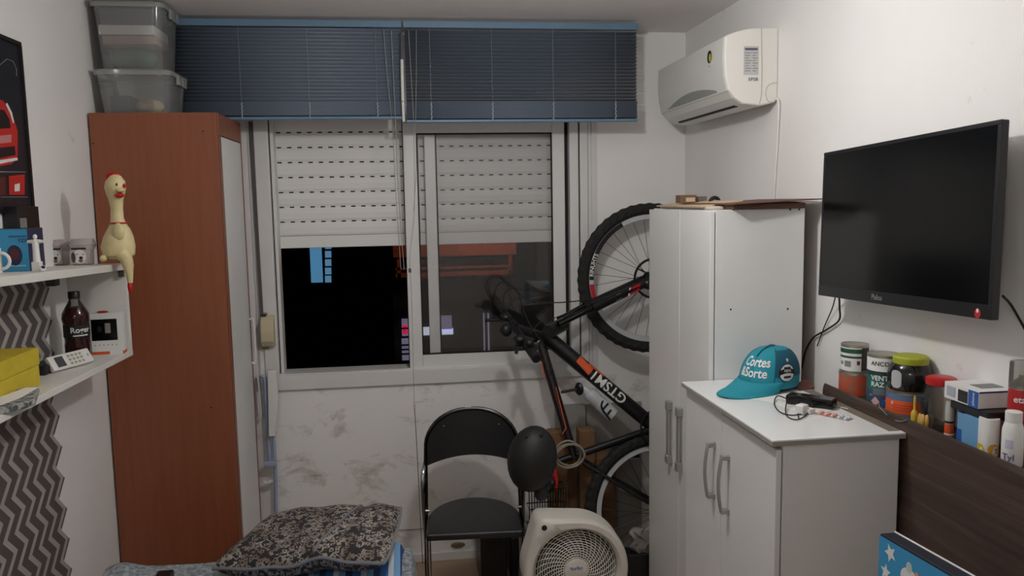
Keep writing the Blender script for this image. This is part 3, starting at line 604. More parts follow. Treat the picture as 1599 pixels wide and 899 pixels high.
# cola bottle
yv = 2.86; c = aY(122, 546, yv); z = zw(yv); k = yv/1254.66
bo = thing('cola_bottle', 'small plastic cola bottle with black label and black cap', 'bottle', (c.x, yv, z))
mat('cola', (48, 16, 14), .12); clear('pet', (235, 232, 230), .05, (200, 200, 200), .03)
prof = [(.030, z), (.039, z+.006), (.040, z+.055), (.0375, z+.07), (.039, z+.082), (.039, z+.126), (.043, z+.145), (.041, z+.163), (.030, z+.183)]
G().lathe(prof, (c.x, yv, 0), 24).o('drink', 'cola', bo, smooth=True)
G().lathe([(.0305, z+.183), (.022, z+.197), (.016, z+.21), (.0155, z+.218)], (c.x, yv, 0), 20).o('neck', 'pet', bo, smooth=True)
G().lathe([(.0185, z+.212), (.0185, z+.234), (.017, z+.236)], (c.x, yv, 0), 18).o('cap', 'black_plastic', bo, smooth=True)
lb = G().lathe([(.0402, z+.084), (.0402, z+.125)], (c.x, yv, 0), 28, cap=False).o('label_band', 'black_print', bo, smooth=True)
th = math.atan2(-yv, -c.x)
text_mesh('Roger', .026, wrap((c.x, yv, 0), .0402, th+.3, z+.108), .02, 1).o('lettering', 'white_print', lb)
patch((c.x, yv, 0), .0402, th+.3, z+.090, .048, .004).o('label_wave', 'white_print', lb)
# camera box
yk = 2.97; a, b = aY(141, 546, yk), aY(195, 546, yk); z = zw(yk)
cbx = thing('camera_box', 'white product box with dark window and orange base on the lower shelf', 'box', ((a.x+b.x)/2, yk, z))
zt_ = aY(165, 489, yk).z
M_ = Matrix.Rotation(math.radians(6), 3, 'Z')
ox = Vector(((a.x+b.x)/2, yk+.02, 0)); wd_ = b.x-a.x-.01
def rb(lo, hi): return G().box(lo, hi, Matrix.Translation(ox) @ M_.to_4x4())
rb((-wd_/2, -.02, z), (wd_/2, .02, z+.010)).o('base', 'orange_print', cbx); rb((-wd_/2, -.02, z+.010), (wd_/2, .02, zt_)).o('carton', 'white_print', cbx, bevel=.001)
s = Sheet(ox+M_ @ Vector((-wd_/2, -.02, z)), M_ @ Vector((1, 0, 0)), (0, 0, 1), M_ @ Vector((0, -1, 0))); hh = zt_-z
s.rect(.003, hh*.34, wd_*.82, hh*.86).o('window', 'black_gloss', cbx); s.disc(wd_*.28, hh*.62, .008, .011, .0015).o('camera_lens', 'dark_metal', cbx); s.rect(wd_*.45, hh*.52, wd_*.62, hh*.76, .0015).o('camera_body', 'grey_print', cbx)
for i in range(6): s.disc(wd_*(.12+.13*i), hh*.23, .0022, off=.001).o('icon', 'grey_print', cbx)
s.rect(wd_*.55, .0, wd_*.95, .012, .001).o('barcode_patch', 'white_print', cbx)
G().ell(ox+Vector((-.015, 0, zt_+.003)), (.02, .012, .004), 12, 6).o('sticker', 'red_print', cbx)
# air conditioner remote leaning
p0, p1 = aZ(80, 583, zw(2.6)), aZ(143, 566, zw(2.8)); dx = (p1-p0); ln = dx.length; ux = dx.normalized()
rm = thing('remote_control', 'white air conditioner remote with grey screen lying tilted on the lower shelf', 'remote', (p0+p1)/2)
nz = Vector((ux.y, -ux.x, 0)); vz = (Vector((0, 0, 1))*.86+(-nz)*.5).normalized(); nn = ux.cross(vz).normalized()
if nn.dot(nz) < 0: nn = -nn
wdt = .05; S_ = lambda a, b, c_: p0+ux*a+vz*b+nn*(c_)
g = G().add([S_(0, 0, 0), S_(ln, 0, 0), S_(ln, wdt, 0), S_(0, wdt, 0), S_(0, 0, .016), S_(ln, 0, .016), S_(ln, wdt, .016), S_(0, wdt, .016)], [(3, 2, 1, 0), (4, 5, 6, 7), (0, 1, 5, 4), (1, 2, 6, 5), (2, 3, 7, 6), (3, 0, 4, 7)])
g.o('case', 'white_plastic', rm, bevel=.004)
s = Sheet(S_(0, 0, .016), ux, vz, nn)
s.rect(ln*.12, wdt*.15, ln*.32, wdt*.85).o('screen', mat('lcd', (70, 76, 76), .3), rm)
for i in range(4):
    for j in range(3):
        s.rect(ln*(.42+.095*i), wdt*(.14+.26*j), ln*(.48+.095*i), wdt*(.30+.26*j), .0012).o('button', mat('button_grey', (160, 158, 140), .5), rm)
s.text('ac', ln*.91, wdt*.5, .012, rot=-math.pi/2).o('lettering', 'black_print', rm)
# black gadgets, pen, leaflets, patterned pouch
G().box((-1.17, 2.60, zw(2.68)), (-1.11, 2.76, zw(2.68)+.03)).o('wallet', 'black_plastic', label='black wallet leaning between the yellow box and cola bottle', cat='wallet', bevel=.006)
G().box((-1.14, 2.71, zw(2.76)), (-1.085, 2.84, zw(2.76)+.02)).o('phone_case', 'black_gloss', label='black phone case lying behind the remote', cat='phone case', bevel=.004)
def slab(name, pix, z, th, m, label, cat, **kw):
    P = [aZ(px, py, z) for px, py in pix]; return G().prism([p for p in P], (0, 0, th)).o(name, m, label=label, cat=cat, **kw)
slab('leaflet', [(-20, 606), (44, 590), (52, 592), (44, 602), (-20, 612)], zw(2.2)+.012, .003, 'white_print', 'white leaflet with a purple corner beside the yellow box', 'leaflet')
a_, b_ = aZ(-20, 594, zw(2.2)+.02), aZ(30, 587, zw(2.2)+.02)
pn = thing('pen', 'thick black pen lying on the leaflet at the shelf edge', 'pen', (a_+b_)/2)
G().tube([a_, a_.lerp(b_, .5), b_], [.006, .0065, .004], 10).o('barrel', 'black_plastic', pn, smooth=True)
mat('camo', (64, 74, 76), .8, noise=(55, .42, .56), c2=(165, 165, 158))
pz_ = zw(2.2)+.0
g = G(); P = [aZ(px, py, pz_) for px, py in ((-20, 655), (56, 633), (62, 612), (-20, 622))]
g.prism(P, (0, 0, .018)); g.o('pouch', 'camo', label='black and white patterned pouch at the near end of the lower shelf', cat='pouch', bevel=.004)
slab('envelope', [(-20, 628), (40, 606), (60, 605), (30, 622), (-20, 640)], pz_+.019, .002, 'paper', 'cream papers lying on the patterned pouch', 'papers')
# ================================================================== folded clothes airer on the window wall
ca = aY(420, 720, 3.85)
ar = thing('clothes_airer', 'folded white and blue wall clothes airer below the shutter winder', 'clothes airer', (ca.x, 3.85, ca.z))
mat('airer_blue', (158, 172, 200), .4)
Y_ = 3.86
def bx(px0, py0, px1, py1, th=.02, y=Y_):
    a, b = aY(px0, py0, y), aY(px1, py1, y); return G().box((a.x, y-th, b.z), (b.x, y, a.z))
P = [aY(419, 577, Y_), aY(433, 576, Y_), aY(436, 620, Y_), aY(431, 678, Y_), aY(421, 679, Y_)]
G().prism(P, (0, -.03, 0)).o('arm_cover', 'white_plastic', ar, bevel=.004)
G().tube(smoothp([aY(406, 586, Y_), aY(413, 592, Y_), aY(415, 620, Y_), aY(418, 670, Y_), aY(421, 722, Y_)], 5), .0085, 10).o('arm', 'airer_blue', ar, smooth=True)
G().tube([aY(427, 680, Y_), aY(429, 720, Y_)], .008, 10).o('strut', 'airer_blue', ar, smooth=True)
bx(414, 719, 433, 724, .03).o('hinge', 'airer_blue', ar, bevel=.002)
G().tube([aY(430, 724, Y_), aY(431, 800, Y_), aY(433, 880, Y_)], .008, 10).o('leg', 'airer_blue', ar, smooth=True)
G().tube(smoothp([aY(412, 753, Y_), aY(418, 754, Y_), aY(425, 750, Y_)], 4), .01, 8).o('hook', 'white_plastic', ar, smooth=True)
G().tube([aY(401, 585, Y_), aY(404, 600, Y_), aY(408, 652, Y_), aY(402, 654, Y_)], .004, 8).o('latch_bar', 'white_plastic', ar, smooth=True)
bx(399, 590, 403, 610).o('latch_block', 'grey_print', ar)
# ================================================================== bed with blanket, striped sheet and folded cushion
mat('bed_wood', (110, 80, 58), .5); mat('mattress', (170, 168, 164), .8)
mat('fleece', (168, 174, 178), .95, noise=(60, .4, .62), c2=(112, 120, 124), bump=(90, 1.0))
bed = thing('bed', 'low single bed whose foot end shows at the bottom of the room', 'bed', (-.53, 1.9, FZ))
G().box((-1.03, 1.0, .2), (-.05, 2.66, .30)).o('bed_base', 'bed_wood', bed, bevel=.01)
for x in (-.98, -.1):
    for y in (1.06, 2.6): G().box((x-.03, y-.03, FZ), (x+.03, y+.03, .2)).o('leg', 'bed_wood', bed)
G().box((-1.03, 1.0, .30), (-.05, 2.67, .46)).o('mattress', 'mattress', bed, bevel=.04, seg=4)
def blk(u, v):
    x = -1.06+u*1.09; y = 1.0+v*1.79
    e = min(u, 1-u, (1-v))
    d = max(0, 1-e/.05)
    z = .49-.30*max(0, 1-min(u, 1-u)/.04)-.30*max(0, 1-(1-v)/.03)+.012*math.sin(x*9+y*4)*math.sin(y*7)+.006*math.sin(x*31)*math.cos(y*27)+.035*math.exp(-((x+.97)/.05)**2-((y-2.69)/.05)**2)
    return Vector((x, y, max(z, .12)))
G().grid(blk, 90, 90).o('blanket', 'fleece', label='grey fleecy blanket spread over the bed', cat='blanket', smooth=True, solid=.012)
# small black device on the blanket
c = aZ(272, 897, .51); G().box((c.x-.05, c.y-.16, .505), (c.x+.0, c.y+.005, .527)).o('remote_control', 'black_plastic', label='black remote lying on the grey blanket in front of the wardrobe', cat='remote', bevel=.004)
# striped sheet
def stripes():
    m = bpy.data.materials.new('blue_stripes'); m.use_nodes = True; MC['blue_stripes'] = m
    nt = m.node_tree; N = nt.nodes; L = nt.links; p = N['Principled BSDF']; p.inputs['Roughness'].default_value = .85
    tc = N.new('ShaderNodeTexCoord'); sp = N.new('ShaderNodeSeparateXYZ'); L.new(tc.outputs['Object'], sp.inputs[0])
    a = N.new('ShaderNodeMath'); a.operation = 'DIVIDE'; L.new(sp.outputs[0], a.inputs[0]); a.inputs[1].default_value = .085
    f = N.new('ShaderNodeMath'); f.operation = 'FRACT'; L.new(a.outputs[0], f.inputs[0])
    r = N.new('ShaderNodeValToRGB'); r.color_ramp.interpolation = 'CONSTANT'; e = r.color_ramp.elements
    e[0].color = lin((60, 112, 176)); e[1].position = .3; e[1].color = lin((206, 212, 218)); e.new(.5).color = lin((120, 165, 205)); e.new(.75).color = lin((40, 62, 110))
    L.new(f.outputs[0], r.inputs[0]); L.new(r.outputs[0], p.inputs['Base Color'])
stripes()
def shf(u, v):
    x = -.56+u*.55; y = 2.22+v*.52
    z = .515+.018*math.sin(x*20)*math.sin(y*13)-.13*max(0, (u-.9)/.1)**2-.1*max(0, (v-.93)/.07)
    return Vector((x, y, z))
G().grid(shf, 40, 40).o('striped_sheet', 'blue_stripes', label='blue and white striped sheet under the folded cushion', cat='sheet', smooth=True, solid=.012)
# folded cushion with newsprint pattern
def newsprint():
    m = bpy.data.materials.new('newsprint'); m.use_nodes = True; MC['newsprint'] = m
    nt = m.node_tree; N = nt.nodes; L = nt.links; p = N['Principled BSDF']; p.inputs['Roughness'].default_value = .9
    tc = N.new('ShaderNodeTexCoord')
    def noise(sc, dist=0, det=2):
        n = N.new('ShaderNodeTexNoise'); n.inputs['Scale'].default_value = sc; n.inputs['Detail'].default_value = det; n.inputs['Distortion'].default_value = dist; L.new(tc.outputs['Object'], n.inputs['Vector']); return n
    def vor(dist, sc, lo, hi, dx):
        mp = N.new('ShaderNodeMapping'); mp.inputs['Scale'].default_value = (1, dx, 1); L.new(tc.outputs['Object'], mp.inputs[0])
        w_ = noise(22, 0, 1); ad = N.new('ShaderNodeMix'); ad.data_type = 'RGBA'; ad.inputs[0].default_value = .012; L.new(mp.outputs[0], ad.inputs[6]); L.new(w_.outputs['Color'], ad.inputs[7])
        v = N.new('ShaderNodeTexVoronoi'); v.distance = dist; v.inputs['Scale'].default_value = sc; L.new(ad.outputs[2], v.inputs['Vector'])
        r = N.new('ShaderNodeValToRGB'); r.color_ramp.interpolation = 'CONSTANT'; e = r.color_ramp.elements
        e[0].color = (0, 0, 0, 1); e[1].position = lo; e[1].color = (1, 1, 1, 1); e.new(hi).color = (0, 0, 0, 1); L.new(v.outputs['Distance'], r.inputs[0]); return r.outputs[0]
    mn = N.new('ShaderNodeMath'); mn.operation = 'MAXIMUM'; L.new(vor('CHEBYCHEV', 62, .20, .38, 1.3), mn.inputs[0]); L.new(vor('MANHATTAN', 30, .45, .60, .8), mn.inputs[1])
    n = noise(14); r3 = N.new('ShaderNodeValToRGB'); r3.color_ramp.elements[0].position = .4; r3.color_ramp.elements[1].position = .6; r3.color_ramp.elements[0].color = lin((160, 152, 142)); r3.color_ramp.elements[1].color = lin((116, 102, 90)); L.new(n.outputs[0], r3.inputs[0])
    mx = N.new('ShaderNodeMix'); mx.data_type = 'RGBA'; L.new(mn.outputs[0], mx.inputs[0]); mx.inputs[6].default_value = lin((44, 42, 44)); L.new(r3.outputs[0], mx.inputs[7]); L.new(mx.outputs[2], p.inputs['Base Color'])
    b = noise(40, 0, 3); bn = N.new('ShaderNodeBump'); bn.inputs['Strength'].default_value = .3; bn.inputs['Distance'].default_value = .006; L.new(b.outputs[0], bn.inputs['Height']); L.new(bn.outputs[0], p.inputs['Normal'])
newsprint(); mat('piping', (118, 118, 122), .8)
cu = thing('folded_cushion', 'folded cushion with black and white newsprint pattern and grey piping on the bed', 'cushion', (-.33, 2.55, .52))
CT = [(aZ(326, 890, .56), aZ(426, 806, .60)), (aZ(604, 880, .60), aZ(630, 792, .635))]     # left pair (front, back), right pair
def quad(u, v):
    a = CT[0][0].lerp(CT[0][1], v); b = CT[1][0].lerp(CT[1][1], v); return a.lerp(b, u)
def rnd(u, v):
    """square grid drawn in towards rounded corners"""
    a, b = 2*u-1, 2*v-1; r = .07
    x = a*math.sqrt(1-b*b*b*b*r); y = b*math.sqrt(1-a*a*a*a*r); return (x+1)/2, (y+1)/2
def puff(u, v):
    a, b = 2*u-1, 2*v-1
    return max(0, (1-abs(a)**5))**.5*max(0, (1-abs(b)**5))**.5
def top(u, v):
    q = quad(*rnd(u, v)); cr = math.exp(-((u-.66-.08*v)/.05)**2)*.016
    wave = .026*math.exp(-((u-.66)/.14)**2)*(1-v)**2
    return q+Vector((0, 0, .05*puff(u, v)-cr*puff(u, v)+wave+.0025*math.sin(u*23+v*9)))
def bot(u, v):
    q = quad(*rnd(u, v)); return q+Vector((0, 0, -.06*puff(u, v)+.022*math.exp(-((u-.66)/.14)**2)*(1-v)**2))
G().grid(top, 44, 44).grid(lambda u, v: bot(1-u, v), 44, 44).o('cushion_body', 'newsprint', cu, smooth=True)
rim = [top(t, 0) for t in np.linspace(0, 1, 40)]+[top(1, t) for t in np.linspace(0, 1, 40)[1:]]+[top(1-t, 1) for t in np.linspace(0, 1, 40)[1:]]+[top(0, 1-t) for t in np.linspace(0, 1, 40)[1:-1]]
G().tube(rim, .0058, 6, closed=True).o('piping', 'piping', cu, smooth=True)
G().tube([top(.60+.10*t, t)+Vector((0, 0, .001)) for t in np.linspace(.02, .98, 30)], .0042, 6).o('seam_piping', 'piping', cu, smooth=True)
# ================================================================== chair
SZ = .355
mat('black_vinyl', (26, 26, 28), .42, bump=(220, .25))
s0, s1 = aZ(665, 838, SZ), aZ(818, 831, SZ); cxm = (s0.x+s1.x)/2
chair = thing('chair', 'black padded chair with chrome legs under the window', 'chair', (cxm, 3.1, FZ))
fr = Vector((s1.x-s0.x, s1.y-s0.y, 0)); fw = fr.length; fr.normalize(); bk = Vector((-fr.y, fr.x, 0)); F0 = (s0+s1)/2
LP = lambda a, b, z: F0+fr*a+bk*b+Vector((0, 0, z-SZ))
hw = fw/2; dep = .40
out = [(-hw, 0), (hw, 0), (hw, .14)]+[(hw*math.cos(t), .16+(dep-.16)*math.sin(t)) for t in np.linspace(0.05, math.pi-.05, 20)]+[(-hw, .14)]
G().prism([LP(a, b, SZ-.022) for a, b in out], (0, 0, .03)).o('seat', 'black_vinyl', chair, bevel=.01, seg=3)
yb_ = 0.36
# backrest, gently curved in plan
def backy(a): return yb_+.045*(1-(a/hw)**2)
ctop, cbot, csid = aY(740, 643, 3.5).z, aY(740, 711, 3.5).z, aY(668, 728, 3.47).z
tz = lambda a: ctop-.155*(1-math.sqrt(max(0, 1-min(1, abs(a)/(hw*1.001))**2.3)))
lz = lambda a: cbot-(cbot-csid)*(abs(a)/hw)**2
def bfn(u, v, o_):
    a = math.sin((u-.5)*math.pi)*hw*.995; t = tz(a); l = min(lz(a), t-.004); z = l+(t-l)*v
    return LP(a, backy(a)+o_+.05*(z-.6), z)
g = G().grid(lambda u, v: bfn(u, v, -.012), 28, 10).grid(lambda u, v: bfn(1-u, v, .012), 28, 10)
for v_ in (0, 1):
    g.grid(lambda u, w_: bfn(u if v_ else 1-u, v_, -.012+.024*w_), 28, 1)
for u_ in (0, 1):
    g.grid(lambda v, w_: bfn(u_, v, -.012+.024*w_), 10, 1)
g.o('backrest', 'black_vinyl', chair, smooth=True)
hoop = [LP(-hw*1.04, .10, FZ), LP(-hw*1.04, .24, SZ), LP(-hw*1.04, .34, csid)]+[LP(a*1.03, backy(a)+.012, tz(a)+.006) for a in [hw*math.sin(q) for q in np.linspace(-1.5, 1.5, 21)]]+[LP(hw*1.04, .34, csid), LP(hw*1.04, .24, SZ), LP(hw*1.04, .10, FZ)]
G().tube(hoop, .0095, 8).o('back_frame', 'black_gloss', chair, smooth=True)
for sgn in (-1, 1):
    x = sgn*(hw-.008)
    G().tube([LP(x, .035, SZ-.02), LP(x, .01, .12), LP(x, -.01, FZ)], .0105, 10).o('leg', 'chrome', chair, smooth=True)
    G().tube(smoothp([LP(sgn*hw*1.05, .36, csid+.01), LP(sgn*hw*1.10, .31, csid-.03), LP(sgn*hw*1.11, .30, csid-.13), LP(sgn*hw*1.06, .34, .12), LP(sgn*hw*1.05, .46, FZ)], 5), .0105, 10).o('rear_leg', 'chrome', chair, smooth=True)
    G().cyl(LP(sgn*hw*1.04, .2, SZ+.03), LP(sgn*hw*.95, .2, SZ+.03), .007, n=10).o('pivot', 'chrome', chair, smooth=True)
    p = LP(sgn*hw*.62, backy(hw*.62)-.014, tz(hw*.62)-.03); G().ell(p, (.004, .004, .004), 8, 6).o('rivet', 'chrome', chair, smooth=True)
G().tube([LP(-hw+.01, .0, .02), LP(hw-.01, .0, .02)], .008, 8).o('stretcher', 'chrome', chair, smooth=True)
# things under and behind the chair
a, b = aY(750, 838, 3.55), aY(793, 899, 3.55)
tw = thing('black_case', 'black upright case standing on the floor under the chair', 'case', ((a.x+b.x)/2, 3.66, FZ))
G().box((a.x, 3.55, FZ), (b.x, 3.8, a.z)).o('body', 'black_plastic', tw, bevel=.006); G().box((a.x+.02, 3.547, a.z-.07), (b.x-.03, 3.55, a.z-.03)).o('vent_panel', 'dark_metal', tw)
a, b = aY(797, 838, 3.62), aY(826, 899, 3.62); G().box((a.x, 3.6, FZ), (b.x, 3.8, .12)).o('toolbox', 'dark_metal', label='dark grey box beside the black case behind the chair leg', cat='box', bevel=.006)
# ================================================================== bicycle parked upright on its rear wheel
BS = .27; BY0, BZ0 = 3.45, .258
def bp(px, py, off=0):
    d = ray(px, py); t = (BY0+off+BS*(CZ-BZ0))/(d.y-BS*d.z); return Vector((d.x*t, d.y*t, CZ+d.z*t))
bn_ = Vector((0, -1, BS)).normalized()       # out of the frame plane, towards the room
mat('bike_black', (22, 22, 24), .3); mat('rim_silver', (196, 198, 202), .35, .2); mat('decal_orange', (222, 92, 46), .45); mat('bike_red', (176, 34, 40), .4); mat('tire', (28, 28, 28), .8)
bike = thing('bicycle', 'black mountain bike standing upright on its rear wheel in the corner', 'bicycle', (1.02, 3.45, FZ))
def wheel(c, x, y, R, disc, nm='wheel'):
    """x, y: axes in the wheel plane"""
    z = x.cross(y).normalized(); tr_ = .028; n = 96; ms = 10; vs = []
    w = G().tube(arc(c, x, y, R-.066, 0, 2*math.pi, 64)[:-1], .010, 6, closed=True).o('rim_inner', 'rim_silver', bike, smooth=True)
    g = G()
    for i in range(n):
        a = 2*math.pi*i/n; d = x*math.cos(a)+y*math.sin(a)
        for k in range(ms):
            b = 2*math.pi*k/ms; rr = tr_*(1.0 if i % 2 or math.cos(b) < .1 else 1.16); vs.append(c+d*(R-tr_*1.16+rr*math.cos(b))+z*(rr*math.sin(b)*1.0))
    g.add(vs, [(i*ms+k, ((i+1) % n)*ms+k, ((i+1) % n)*ms+(k+1) % ms, i*ms+(k+1) % ms) for i in range(n) for k in range(ms)]); g.o('tire', 'tire', bike)
    g = G(); prof = [(R-.056, .012), (R-.078, .011), (R-.082, 0), (R-.078, -.011), (R-.056, -.012)]; n2 = 72
    g.add([c+(x*math.cos(2*math.pi*i/n2)+y*math.sin(2*math.pi*i/n2))*r+z*h for r, h in prof for i in range(n2)], [(j*n2+i, j*n2+(i+1) % n2, (j+1)*n2+(i+1) % n2, (j+1)*n2+i) for j in range(len(prof)-1) for i in range(n2)])
    rim = g.o('rim', 'rim_silver', bike, smooth=True)
    G().cyl(c-z*.05, c+z*.05, .018, n=14).cyl(c+z*.03, c+z*.036, .03, n=18).cyl(c-z*.03, c-z*.036, .03, n=18).o('hub', 'bike_black', bike, smooth=True)
    for i in range(32):
        a = 2*math.pi*(i+.5)/32; s = 1 if i % 2 else -1; a2 = a+(.42 if (i//2) % 2 else -.42)
        G().tube([c+(x*math.cos(a2)+y*math.sin(a2))*.027+z*.033*s, c+(x*math.cos(a)+y*math.sin(a))*(R-.08)], .0011, 5).o('spoke', 'dark_metal', bike)
    if disc:
        g = G().tube(arc(c+z*disc, x, y, .092, 0, 2*math.pi, 36)[:-1], .006, 6, closed=True)
        for i in range(6):
            a = 2*math.pi*i/6; g.tube([c+z*disc+(x*math.cos(a)+y*math.sin(a))*.02, c+z*disc+(x*math.cos(a+.5)+y*math.sin(a+.5))*.092], .0035, 5)
        g.o('brake_disc', 'dark_metal', bike, smooth=True)
    return rim
fc = aY(1016, 434, 3.73); FR = .362
fx, fy = Vector((1, 0, 0)), Vector((0, .06, 1)).normalized()
frim = wheel(fc, fx, fy, FR, .045)
rc = Vector((bp(1030, 800).x, BY0, BZ0+.006)); rx, ry = Vector((1, 0, 0)), Vector((0, BS, 1)).normalized()
wheel(rc, rx, ry, .355, 0)
# rim decals on the front wheel
def rimband(a0, a1, m, nm, r0=FR-.058, r1=FR-.079, off=.0135):
    z = fx.cross(fy).normalized(); z = z if z.y < 0 else -z; n = 16
    g = G(); g.grid(lambda u, v: fc+(fx*math.cos(a0+(a1-a0)*u)+fy*math.sin(a0+(a1-a0)*u))*(r0+(r1-r0)*v)+z*off, n, 1); return g.o(nm, m, frim)
rimband(math.radians(118), math.radians(150), 'bike_black', 'decal'); rimband(math.radians(150), math.radians(180), 'black_print', 'decal'); rimband(math.radians(184), math.radians(206), 'bike_red', 'decal')
zf = Vector((0, -1, .06)).normalized()
def rimtext(x, y): 
    r = FR-.0685+y*1.0; a = math.radians(166)-x/(FR-.068)
    return fc+(fx*math.cos(a)+fy*math.sin(a))*r+zf*.0145
text_mesh('RINUHTS', .027, rimtext, .02, 1).o('rim_lettering', 'white_print', frim)
# frame
HT, BB, SC = bp(849, 530), bp(1024, 668), bp(893, 712)
def tb(a, b, r0, r1, nm, m='bike_black', n=14): return G().tube([a, a.lerp(b, .5), b], [r0, (r0+r1)/2, r1], n).o(nm, m, bike, smooth=True)
DT0 = bp(852, 524)
dt = tb(DT0, BB, .036, .033, 'down_tube')
tt = tb(bp(842, 528), bp(897, 716), .023, .021, 'top_tube', mat('bike_dark_red', (30, 17, 17), .35))
tb(BB, bp(872, 720), .019, .017, 'seat_tube'); tb(bp(880, 717), bp(852, 729), .0135, .0135, 'seat_post')
tb(bp(838, 538), bp(868, 505), .026, .026, 'head_tube')
tb(BB, rc+Vector((-.0, -.055, .02)), .012, .010, 'chain_stay'); tb(BB+Vector((.02, .05, 0)), rc+Vector((0, .055, .02)), .012, .010, 'chain_stay')
tb(SC, rc+Vector((0, -.06, .02)), .009, .009, 'seat_stay'); tb(SC+Vector((0, .07, 0)), rc+Vector((0, .06, .02)), .009, .009, 'seat_stay')
# fork
cr0 = aY(862, 511, 3.60); 
for o_, yo in ((-.055, 3.58), (.055, 3.70)):
    top_ = aY(872, 506 if o_ < 0 else 500, yo-.02); mid = aY(930, 478 if o_ < 0 else 468, yo+.03); axl = fc+Vector((0, o_, 0))
    G().tube([top_, mid], .015, 12).o('fork_stanchion', 'black_gloss', bike, smooth=True)
    G().tube([top_.lerp(axl, .35), top_.lerp(axl, .6), axl], [.024, .022, .018], 12).o('fork_lower', 'bike_black', bike, smooth=True)
G().tube([aY(856, 518, 3.55), aY(880, 506, 3.63)], .032, 12).o('fork_crown', 'bike_black', bike, smooth=True)
fa, fb_ = aY(872, 506, 3.56), fc+Vector((0, -.055, 0)); fd = (fb_-fa).normalized(); fn = Vector((0, -1, 0)); fu = fn.cross(fd).normalized(); fu = fu if fu.z > 0 else -fu
sF = Sheet(fa.lerp(fb_, .76)+fn*.0195, fd, fu, fn); sF.poly([(-.02, -.016), (.03, -.016), (.05, .016), (0, .016)], 0).o('fork_decal', 'bike_red', bike); sF.poly([(-.035, -.016), (-.025, -.016), (-.005, .016), (-.015, .016)], 0.0).o('fork_decal', 'white_print', bike)
sF.poly([(-.10, -.013), (-.07, -.013), (-.065, .013), (-.09, .013)], 0).o('fork_decal', 'grey_print', bike)
G().ell(fc+Vector((-.03, -.07, -.02)), (.035, .02, .028), 10, 8).o('brake_caliper', 'bike_black', bike, smooth=True)
# lettering on the down tube, upside down as it stands
dd = (BB-DT0).normalized(); du = bn_.cross(dd).normalized(); du = du if du.z > 0 else -du
fcen = DT0.lerp(BB, .555)
rt = .036
def on_tube(o_):
    def fn(x, y):
        p = o_-dd*x; a = -y/rt; return p+bn_*((rt+.0016)*math.cos(a))+du*((rt+.0016)*math.sin(a))
    return fn
text_mesh('GTSM1', .066, on_tube(fcen), .02, 2).o('lettering', 'white_print', dt)
f2 = on_tube(DT0.lerp(BB, .335)); G().grid(lambda u, v: f2((u-.5)*.085, (v-.5)*.038-.006-.012*(u-.5)), 8, 6).o('decal', 'decal_orange', dt)
f3 = on_tube(DT0.lerp(BB, .42)); G().grid(lambda u, v: f3((u-.5)*.09, -.022-.010*v), 6, 2).o('decal', 'decal_orange', dt)
for (a, b) in (((846, 565), (850, 588)), ((868, 604), (884, 668)), ((884, 668), (878, 678))):
    pa_, pb_ = bp(*a, -.028), bp(*b, -.028); G().tube([pa_, pb_], .0022, 5).o('decal_line', 'decal_orange', tt)
# saddle
sd = bp(848, 744); G().grid(lambda u, v: sd+Vector((.045*math.cos(u*math.pi)-.02, (.075-.045*abs(2*v-1))*0+(.13*(v-.5))*1.9, -.01+(-.05+.0*v)*math.sin(u*math.pi)))+Vector((0, 0, .03)), 10, 10).o('saddle', 'black_vinyl', bike, smooth=True, solid=.02)
# handlebar, stem, grips, levers, cables
ha, hb_ = aY(776, 470, 3.86), aY(838, 560, 3.33); hm = ha.lerp(hb_, .5)
G().tube(smoothp([ha, ha.lerp(hm, .7), hm, hm.lerp(hb_, .4), hb_], 4), .014, 12).o('handlebar', 'bike_black', bike, smooth=True)
G().tube([ha, ha.lerp(hm, .45)], .019, 12).o('grip', 'black_rubber', bike, smooth=True); G().tube([hb_, hb_.lerp(hm, .42)], .021, 12).o('grip', 'black_rubber', bike, smooth=True)
G().tube([hm, bp(850, 527)], [.022, .024], 12).o('stem', 'bike_black', bike, smooth=True)
for q, (lx, ly) in ((.3, (758, 500)), (.72, (806, 552))):
    p = ha.lerp(hb_, q); G().tube(smoothp([p, p+Vector((-.03, -.01, -.01)), aY(lx, ly, p.y-.03)], 4), .008, 8).o('brake_lever', 'dark_metal', bike, smooth=True)
    G().ell(p+Vector((-.012, -.02, .0)), (.03, .024, .022), 12, 8).o('shifter', 'black_plastic', bike, smooth=True)
G().ell(aY(790, 515, 3.5), (.028, .03, .032), 12, 8).ell(aY(812, 530, 3.45), (.03, .025, .022), 12, 8).ell(aY(826, 535, 3.4), (.024, .03, .022), 12, 8).o('control_cluster', 'dark_metal', bike, smooth=True)
for pix, ys in (([(790, 500), (772, 462), (784, 440), (806, 452), (824, 500), (850, 540)], (3.7, 3.72, 3.75, 3.74, 3.65, 3.52)), ([(806, 520), (786, 470), (800, 450), (830, 470), (900, 470), (990, 450)], (3.55, 3.6, 3.64, 3.66, 3.66, 3.66)), ([(830, 520), (842, 505), (870, 495), (905, 480)], (3.5, 3.5, 3.53, 3.6)), ([(845, 535), (858, 560), (860, 585), (856, 560)], (3.5, 3.47, 3.46, 3.5))):
    G().tube(smoothp([aY(a, b, y) for (a, b), y in zip(pix, ys)], 6), .0026, 6).o('cable', 'black_rubber', bike, smooth=True)
